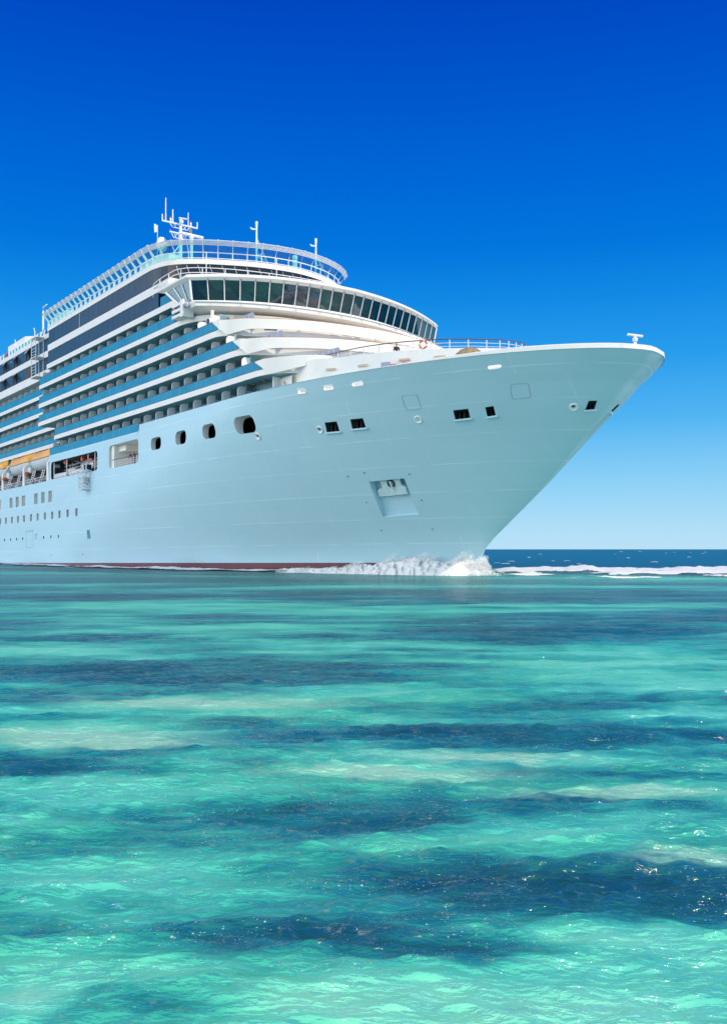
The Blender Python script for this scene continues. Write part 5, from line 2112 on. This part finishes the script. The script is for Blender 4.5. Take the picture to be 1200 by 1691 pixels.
def sea_mat():
    m = bpy.data.materials.new('sea_water')
    m.use_nodes = True
    nt = m.node_tree
    nt.nodes.clear()
    out = nt.nodes.new('ShaderNodeOutputMaterial')
    at = nt.nodes.new('ShaderNodeAttribute')
    at.attribute_name = 'patch'
    ad = nt.nodes.new('ShaderNodeAttribute')
    ad.attribute_name = 'deep'
    co = nt.nodes.new('ShaderNodeNewGeometry')
    pos = co.outputs['Position']

    def mp(sx, sy, rz=0.0):
        n = nt.nodes.new('ShaderNodeMapping')
        n.inputs['Scale'].default_value = (sx, sy, .3)
        n.inputs['Rotation'].default_value = (0, 0, rz)
        nt.links.new(pos, n.inputs[0])
        return n.outputs[0]
    fine = noise_n(nt, 1.0, 5, .55, mp(.9, 2.0, .12))
    mid = noise_n(nt, 1.0, 6, .62, mp(.28, .75, .08))
    v = math_n(nt, 'ADD', at.outputs['Fac'], math_n(nt, 'MULTIPLY', math_n(nt, 'SUBTRACT', fine, .5), .30))
    v = math_n(nt, 'ADD', v, math_n(nt, 'MULTIPLY', math_n(nt, 'SUBTRACT', mid, .5), .42))
    rp = nt.nodes.new('ShaderNodeValToRGB')
    els = [(0.0, (.010, .085, .088)), (.16, (.012, .125, .130)), (.30, (.016, .190, .190)), (.46, (.030, .325, .250)), (.64, (.070, .51, .345)),
           (.82, (.15, .65, .44)), (1.0, (.28, .75, .52))]
    e = rp.color_ramp.elements
    while len(e) > 1:
        e.remove(e[-1])
    e[0].position, e[0].color = 0, (*els[0][1], 1)
    for p, c in els[1:]:
        n_ = e.new(p)
        n_.color = (*c, 1)
    nt.links.new(v, rp.inputs[0])
    hue = noise_n(nt, 1.0, 5, .6, mp(.16, .55, .05))
    sky_tint = mixc(nt, mapr(nt, hue, .38, .62), (1.2, 1.06, .80), (.72, .90, 1.12))  # bluer streaks: sky reflection put into the water colour
    mu = nt.nodes.new('ShaderNodeMix')
    mu.data_type = 'RGBA'
    mu.blend_type = 'MULTIPLY'
    mu.inputs[0].default_value = .36
    nt.links.new(rp.outputs[0], mu.inputs[6])
    nt.links.new(sky_tint, mu.inputs[7])
    sa = nt.nodes.new('ShaderNodeAttribute')
    sa.attribute_name = 'sand'
    shal = mixc(nt, math_n(nt, 'MULTIPLY', sa.outputs['Fac'], .75), mu.outputs[2], (.38, .66, .44))
    dcol = mixc(nt, mid, (.0, .095, .19), (.0, .15, .27))
    col = mixc(nt, ad.outputs['Fac'], shal, dcol)
    # scattered sun glints, put into the colour as pale dots
    cl = noise_n(nt, 1.0, 4, .65, mp(.9, 2.2))
    flm = None
    for sc_, th_ in ((42.0, .24), (22.0, .20), (10.0, .13), (4.5, .09)):
        vo = nt.nodes.new('ShaderNodeTexVoronoi')
        vo.inputs['Scale'].default_value = 1.0
        nt.links.new(mp(sc_, sc_ * 1.5), vo.inputs['Vector'])
        sp_ = nt.nodes.new('ShaderNodeSeparateColor')
        nt.links.new(vo.outputs['Color'], sp_.inputs[0])
        dot = math_n(nt, 'MULTIPLY', mapr(nt, vo.outputs['Distance'], th_, th_ * .6), mapr(nt, sp_.outputs[0], .70, .72))
        flm = dot if flm is None else math_n(nt, 'MAXIMUM', flm, dot)
    flm = math_n(nt, 'MULTIPLY', flm, mapr(nt, cl, .49, .60))
    col = mixc(nt, math_n(nt, 'MULTIPLY', flm, .6), col, (.90, .92, .80))
    bp = nt.nodes.new('ShaderNodeBump')
    bp.inputs['Strength'].default_value = 1.0
    bp.inputs['Distance'].default_value = .09
    r1 = noise_n(nt, 1.0, 4, .55, mp(3.4, 9.0, .1))
    r2 = noise_n(nt, 1.0, 4, .55, mp(.9, 2.6, -.08))
    nt.links.new(math_n(nt, 'ADD', r1, math_n(nt, 'MULTIPLY', r2, 2.2)), bp.inputs['Height'])
    df = nt.nodes.new('ShaderNodeBsdfDiffuse')
    gl = nt.nodes.new('ShaderNodeBsdfGlossy')
    gl.inputs['Roughness'].default_value = .09
    fr = nt.nodes.new('ShaderNodeFresnel')
    fr.inputs['IOR'].default_value = 1.33
    nt.links.new(col, df.inputs['Color'])
    # light welling up out of the water hardly follows the small waves; the mirror does
    up = nt.nodes.new('ShaderNodeMix')
    up.data_type = 'VECTOR'
    up.inputs[0].default_value = .62
    nt.links.new(bp.outputs[0], up.inputs[4])
    up.inputs[5].default_value = (0, 0, 1)
    vn = nt.nodes.new('ShaderNodeVectorMath')
    vn.operation = 'NORMALIZE'
    nt.links.new(up.outputs[1], vn.inputs[0])
    nt.links.new(vn.outputs[0], df.inputs['Normal'])
    for n_ in (gl, fr):
        nt.links.new(bp.outputs[0], n_.inputs['Normal'])
    # wave slopes keep the mean reflectance of a rough sea well under that of flat water at grazing angles
    cap_ = mixc(nt, ad.outputs['Fac'], (.38, .38, .38), (.10, .10, .10))
    fac = math_n(nt, 'MINIMUM', fr.outputs[0], cap_)
    mx = nt.nodes.new('ShaderNodeMixShader')
    nt.links.new(fac, mx.inputs[0])
    nt.links.new(df.outputs[0], mx.inputs[1])
    nt.links.new(gl.outputs[0], mx.inputs[2])
    nt.links.new(mx.outputs[0], out.inputs['Surface'])
    MATS['sea_water'] = m


sea_mat()
sea_me.materials.append(MATS['sea_water'])


# ------------------------------------------------------------------ foam: bow wave, wake along the hull, surf, whitecaps
def f_foam(nt, b):
    g = nt.nodes.new('ShaderNodeNewGeometry')
    n = noise_n(nt, 2.2, 6, .65, g.outputs['Position'])
    c = mixc(nt, mapr(nt, n, .35, .65), (.95, .925, .92), (.88, .86, .86))
    nt.links.new(c, b.inputs['Base Color'])
    bp = nt.nodes.new('ShaderNodeBump')
    bp.inputs['Strength'].default_value = .35
    bp.inputs['Distance'].default_value = .12
    nt.links.new(noise_n(nt, 4.5, 5, .65, g.outputs['Position']), bp.inputs['Height'])
    nt.links.new(bp.outputs[0], b.inputs['Normal'])


mat('foam', (.86, .86, .86), .8, spec=.2, fn=f_foam)

# foam lets light through
_nt = MATS['foam'].node_tree
_tr = _nt.nodes.new('ShaderNodeBsdfTranslucent')
_tr.inputs['Color'].default_value = (.88, .88, .88, 1)
_mx = _nt.nodes.new('ShaderNodeMixShader')
_mx.inputs[0].default_value = .18
_o = [n for n in _nt.nodes if n.type == 'OUTPUT_MATERIAL'][0]
_nt.links.new(_nt.nodes['Principled BSDF'].outputs[0], _mx.inputs[1])
_nt.links.new(_tr.outputs[0], _mx.inputs[2])
_nt.links.new(_mx.outputs[0], _o.inputs['Surface'])


mat('spray', (.97, .97, .97), .9, spec=.0, fn=speck((.98, .97, .97), (.94, .94, .95), 3.0))
_nt = MATS['spray'].node_tree
_tr = _nt.nodes.new('ShaderNodeBsdfTranslucent')
_tr.inputs['Color'].default_value = (.98, .98, .98, 1)
_mx = _nt.nodes.new('ShaderNodeMixShader')
_mx.inputs[0].default_value = .5
_o = [n for n in _nt.nodes if n.type == 'OUTPUT_MATERIAL'][0]
_nt.links.new(_nt.nodes['Principled BSDF'].outputs[0], _mx.inputs[1])
_nt.links.new(_tr.outputs[0], _mx.inputs[2])
_nt.links.new(_mx.outputs[0], _o.inputs['Surface'])


def foam_sheet(name, P, Hgt, keep, label=None):
    """grid of points (rows, cols, 2), heights and a keep mask -> lumpy foam mesh standing on the sea"""
    nr, nc = Hgt.shape
    vs = np.concatenate([P, Hgt[..., None]], -1).reshape(-1, 3)
    idx = np.arange(nr * nc).reshape(nr, nc)
    q = np.stack([idx[:-1, :-1], idx[:-1, 1:], idx[1:, 1:], idx[1:, :-1]], -1).reshape(-1, 4)
    km = keep.reshape(-1)
    q = q[km[q].sum(1) >= 3][:, ::-1]
    used = np.unique(q)
    remap = -np.ones(len(vs), int)
    remap[used] = np.arange(len(used))
    me = bpy.data.meshes.new(name)
    me.from_pydata(vs[used].tolist(), [], remap[q].tolist())
    me.materials.append(MATS['foam'])
    me.polygons.foreach_set('use_smooth', [True] * len(me.polygons))
    ob = bpy.data.objects.new(name, me)
    COL.objects.link(ob)
    tag(ob, label, kind='stuff')
    return ob


def hull_water(u):
    """world xy of the hull at the water surface"""
    z = 0.65 - 0.0094 * u
    p = SHIP_M @ LT(u, hull_v(min(u, stem_u(z) - .02), z), z)
    d = SHIP_M.to_3x3() @ hull_nrm(min(u, stem_u(z) - .3), z)
    d.z = 0
    d.normalize()
    return p, d


def wave_env(u):
    return 0.25 + 1.85 * float(np.interp(u, [58, 66, 70, 72.5, 75.0, 76.6, 77.6, 78.8, 80.0, 81], [.12, .26, .50, .82, 1.0, .84, .70, .88, .86, .70]))


# bow wave: s along the hull, t outward
ns, nt_ = 320, 46
us_ = np.concatenate([np.linspace(58, 80.0, 260), np.linspace(80.02, 82.6, 60)])
Pg = np.zeros((ns, nt_, 2))
Hg = np.zeros((ns, nt_))
Kg = np.zeros((ns, nt_), bool)
for i, u in enumerate(us_):
    p, d = hull_water(min(u, 80.0))
    if u > 80.0:                                        # round the stem to the far side
        a_ = -(u - 80.0) / 2.6 * 1.9
        d = Matrix.Rotation(-a_, 3, 'Z') @ d
        st_p = SHIP_M @ LT(80.55, VC, .0)
        p = p.lerp(st_p, min(1, (u - 80.0) / .5))
    f_ = np.clip((u - 58) / 22.2, 0, 1)
    env = wave_env(min(u, 80.5)) * (1 if u < 80.6 else max(.25, 1 - (u - 80.6) / 2.2))
    width = (1.2 + 2.6 * f_ ** .8) * (1 if u < 79 else max(.36, 1 - (u - 79) * .40))
    for j in range(nt_):
        t = j / (nt_ - 1)
        Pg[i, j] = (p.x + d.x * (t * width - .35), p.y + d.y * (t * width - .35))
        Hg[i, j] = env * math.sin(math.pi * min(1, .12 + t * .88)) ** .8 * (1 - .35 * t)
SS, TT = np.meshgrid(us_, np.linspace(0, 1, nt_), indexing='ij')
n1 = fbm(SS / 1.5 + TT * 1.4, TT * 3.5, 111, 5, .6)
n2 = fbm(SS / .45 + TT * 2, TT * 9, 131, 4, .6)
rid = 1 - np.abs(2 * fbm(SS / .9 - TT * 2.5, TT * 4, 151, 4) - 1)
Hg = Hg * (.36 + .45 * n1 + .42 * rid ** 3) + .10 * (n2 - .5)
lean = (rid - .5) * .9
Pg[..., 0] += lean * FWD.x + (n2 - .5) * .35
Pg[..., 1] += lean * FWD.y + (n1 - .5) * .35
Hg -= np.where(TT > .82, (TT - .82) * 2.0, 0)
Kg = np.ones_like(Hg, bool)
Hg = np.where(TT > .9, np.minimum(Hg, .35 - (TT - .9) * 7), Hg)
foam_sheet('bow_wave', Pg, np.where(TT < .9, np.maximum(Hg, .04 + .05 * n2), Hg), Kg)
# spray droplets and torn tongues above the bow wave
b = MB()
rs = random.Random(3)


def blob(c, r, m='foam', sx=1.0):
    ico = [(0, 0, 1), (.894, 0, .447), (.276, .851, .447), (-.724, .526, .447), (-.724, -.526, .447), (.276, -.851, .447), (.724, .526, -.447), (-.276, .851, -.447), (-.894, 0, -.447), (-.276, -.851, -.447), (.724, -.526, -.447), (0, 0, -1)]
    fc = [(0, 1, 2), (0, 2, 3), (0, 3, 4), (0, 4, 5), (0, 5, 1), (1, 6, 2), (2, 7, 3), (3, 8, 4), (4, 9, 5), (5, 10, 1), (2, 6, 7), (3, 7, 8), (4, 8, 9), (5, 9, 10), (1, 10, 6), (6, 11, 7), (7, 11, 8), (8, 11, 9), (9, 11, 10), (10, 11, 6)]
    b.add([Vector(c) + Vector((p[0] * r * sx, p[1] * r, p[2] * r * .8)) * rs.uniform(.7, 1.3) for p in ico], fc, m)


def fleck(c, r):
    o = len(b.v)
    for _ in range(4):
        b.v.append(Vector((c[0] + rs.gauss(0, r), c[1] + rs.gauss(0, r), c[2] + rs.gauss(0, r))))
    for f in ((0, 1, 2), (0, 2, 3), (0, 3, 1), (1, 3, 2)):
        b.f.append([o + q_ for q_ in f])
        b.m.append(b.mi('spray'))


for k in range(42000):
    u = 61 + 19.6 * rs.random() ** .62
    p, d = hull_water(u)
    lump = .55 + .9 * mnoise.noise(Vector((u * .55, 3.1, 0))) + .5 * mnoise.noise(Vector((u * 1.9, 7.7, 0)))
    top = wave_env(u) * max(.35, min(1.25, lump + .35))
    h_ = rs.random() ** .9
    z = top * h_ * rs.uniform(.85, 1.1)
    t = rs.uniform(-.1, 2.7) * (1 - .62 * h_) * (.55 + .45 * top / 2)
    sh = .95 * h_ * h_ * top                                # tongues lean ahead
    blob_r = .020 + .034 * (1 - h_) * rs.random()
    fleck((p.x + d.x * t + FWD.x * sh * .7 + rs.gauss(0, .06), p.y + d.y * t + FWD.y * sh * .7 + rs.gauss(0, .06), z + rs.gauss(0, .05)), blob_r)
_sp, _sd = hull_water(79.9)
for k in range(4200):
    a, r = rs.uniform(0, 6.28), abs(rs.gauss(0, .8))
    z = 1.75 * math.exp(-.75 * r * r) * rs.random() ** .8 * rs.uniform(.8, 1.15)
    fleck((_sp.x + .6 + .95 * r * math.cos(a) + .3 * z, _sp.y - .8 + .75 * r * math.sin(a), z + .02), .02 + .035 * rs.random() * (1 - z / 2.2))
tag(b.build('bow_spray', None, 60), kind='stuff')

# low foam running aft along the waterline
ns, nt_ = 900, 16
us_ = np.linspace(-120, 60, ns)
Pg = np.zeros((ns, nt_, 2))
for i, u in enumerate(us_):
    p, d = hull_water(u)
    w = np.interp(u, [-120, -20, 40, 60], [5.5, 5.0, 3.6, 2.6])
    for j in range(nt_):
        t = j / (nt_ - 1)
        Pg[i, j] = (p.x + d.x * (t * w - .2), p.y + d.y * (t * w - .2))
SS, TT = np.meshgrid(us_, np.linspace(0, 1, nt_), indexing='ij')
n1 = fbm(SS / 5.0, TT * 2.0, 211, 4)
n2 = fbm(SS / 1.1, TT * 5.0, 231, 4, .6)
Hg = .34 * n1 * np.sin(np.pi * (.15 + TT * .8)) * (.6 + .9 * n2) + .03
gap = fbm(SS / 9.0 + 4, TT * 2.6, 251, 4)
Kg = (gap + .30 * np.sin(np.pi * TT) ** 2 + .18 * (n2 - .5) > .60) & (Hg > .03)
foam_sheet('wake_foam', Pg, Hg + .05, Kg)


def surf_line(name, x0, x1, y0, y1, width, hgt, seed, thr, step=.22):
    nx = int((x1 - x0) / step)
    ny = 30
    xs = np.linspace(x0, x1, nx)
    tt = np.linspace(0, 1, ny)
    SS, TT = np.meshgrid(xs, tt, indexing='ij')
    c = y0 + (y1 - y0) * (SS - x0) / (x1 - x0) + 2.4 * (fbm(SS / 9, SS * 0, seed, 3) - .5)
    Px, Py = SS, c + (TT - .5) * width
    n1 = fbm(SS / 2.4, Py / 2.2, seed + 10, 5, .55)
    n2 = fbm(SS / .7, Py / 1.0, seed + 30, 4, .6)
    amp = .55 + .9 * fbm(SS / 6, SS * 0 + 2, seed + 50, 3)
    H = hgt * amp * np.sin(np.pi * np.clip(TT, 0, 1)) ** .9 * (.25 + 1.1 * n1 + .5 * n2)
    taper = np.clip((SS - x0) / 3.0, 0, 1) * np.clip((x1 - SS) / 3.0, 0, 1)
    H = H * (.3 + .7 * taper)
    K = (fbm(SS / 4, Py / 1.6, seed + 70, 5, .6) + .5 * np.sin(np.pi * TT) ** 1.2 * taper > thr)
    return foam_sheet(name, np.stack([Px, Py], -1), H + .02, K)


surf_line('surf', 13.0, 110.0, 102.5, 103.5, 9.0, .45, 401, .64)
surf_line('surf', 22.0, 80.0, 96, 92, 5.0, .36, 431, .68)
surf_line('surf', 12.5, 19.5, 91.0, 91.5, 3.0, .20, 461, .64)
surf_line('surf', 29.0, 70.0, 86, 82, 4.0, .28, 491, .68)
surf_line('surf', 16.5, 27.0, 80.5, 79, 1.6, .25, 521, .80)

b = MB()
rs = random.Random(9)


def cap(x, y, ln, h):
    n = max(4, int(ln / (h * .8)))
    for i in range(n):
        t = i / max(1, n - 1) - .5
        blob((x + t * ln, y + rs.uniform(-.12, .12) * ln * .5, .03 + h * (1 - 4 * t * t) * .5), h * rs.uniform(.5, 1.1), sx=1.8)


for k in range(42):
    y = 125 + 900 * rs.random() ** 2.2
    x = rs.uniform(-.05, .55) * y
    ln = rs.uniform(.3, 1.1) * (1 + y / 600)
    cap(x, y, ln, rs.uniform(.035, .08) * (1 + y / 500))
tag(b.build('whitecaps', None, 60), kind='stuff')
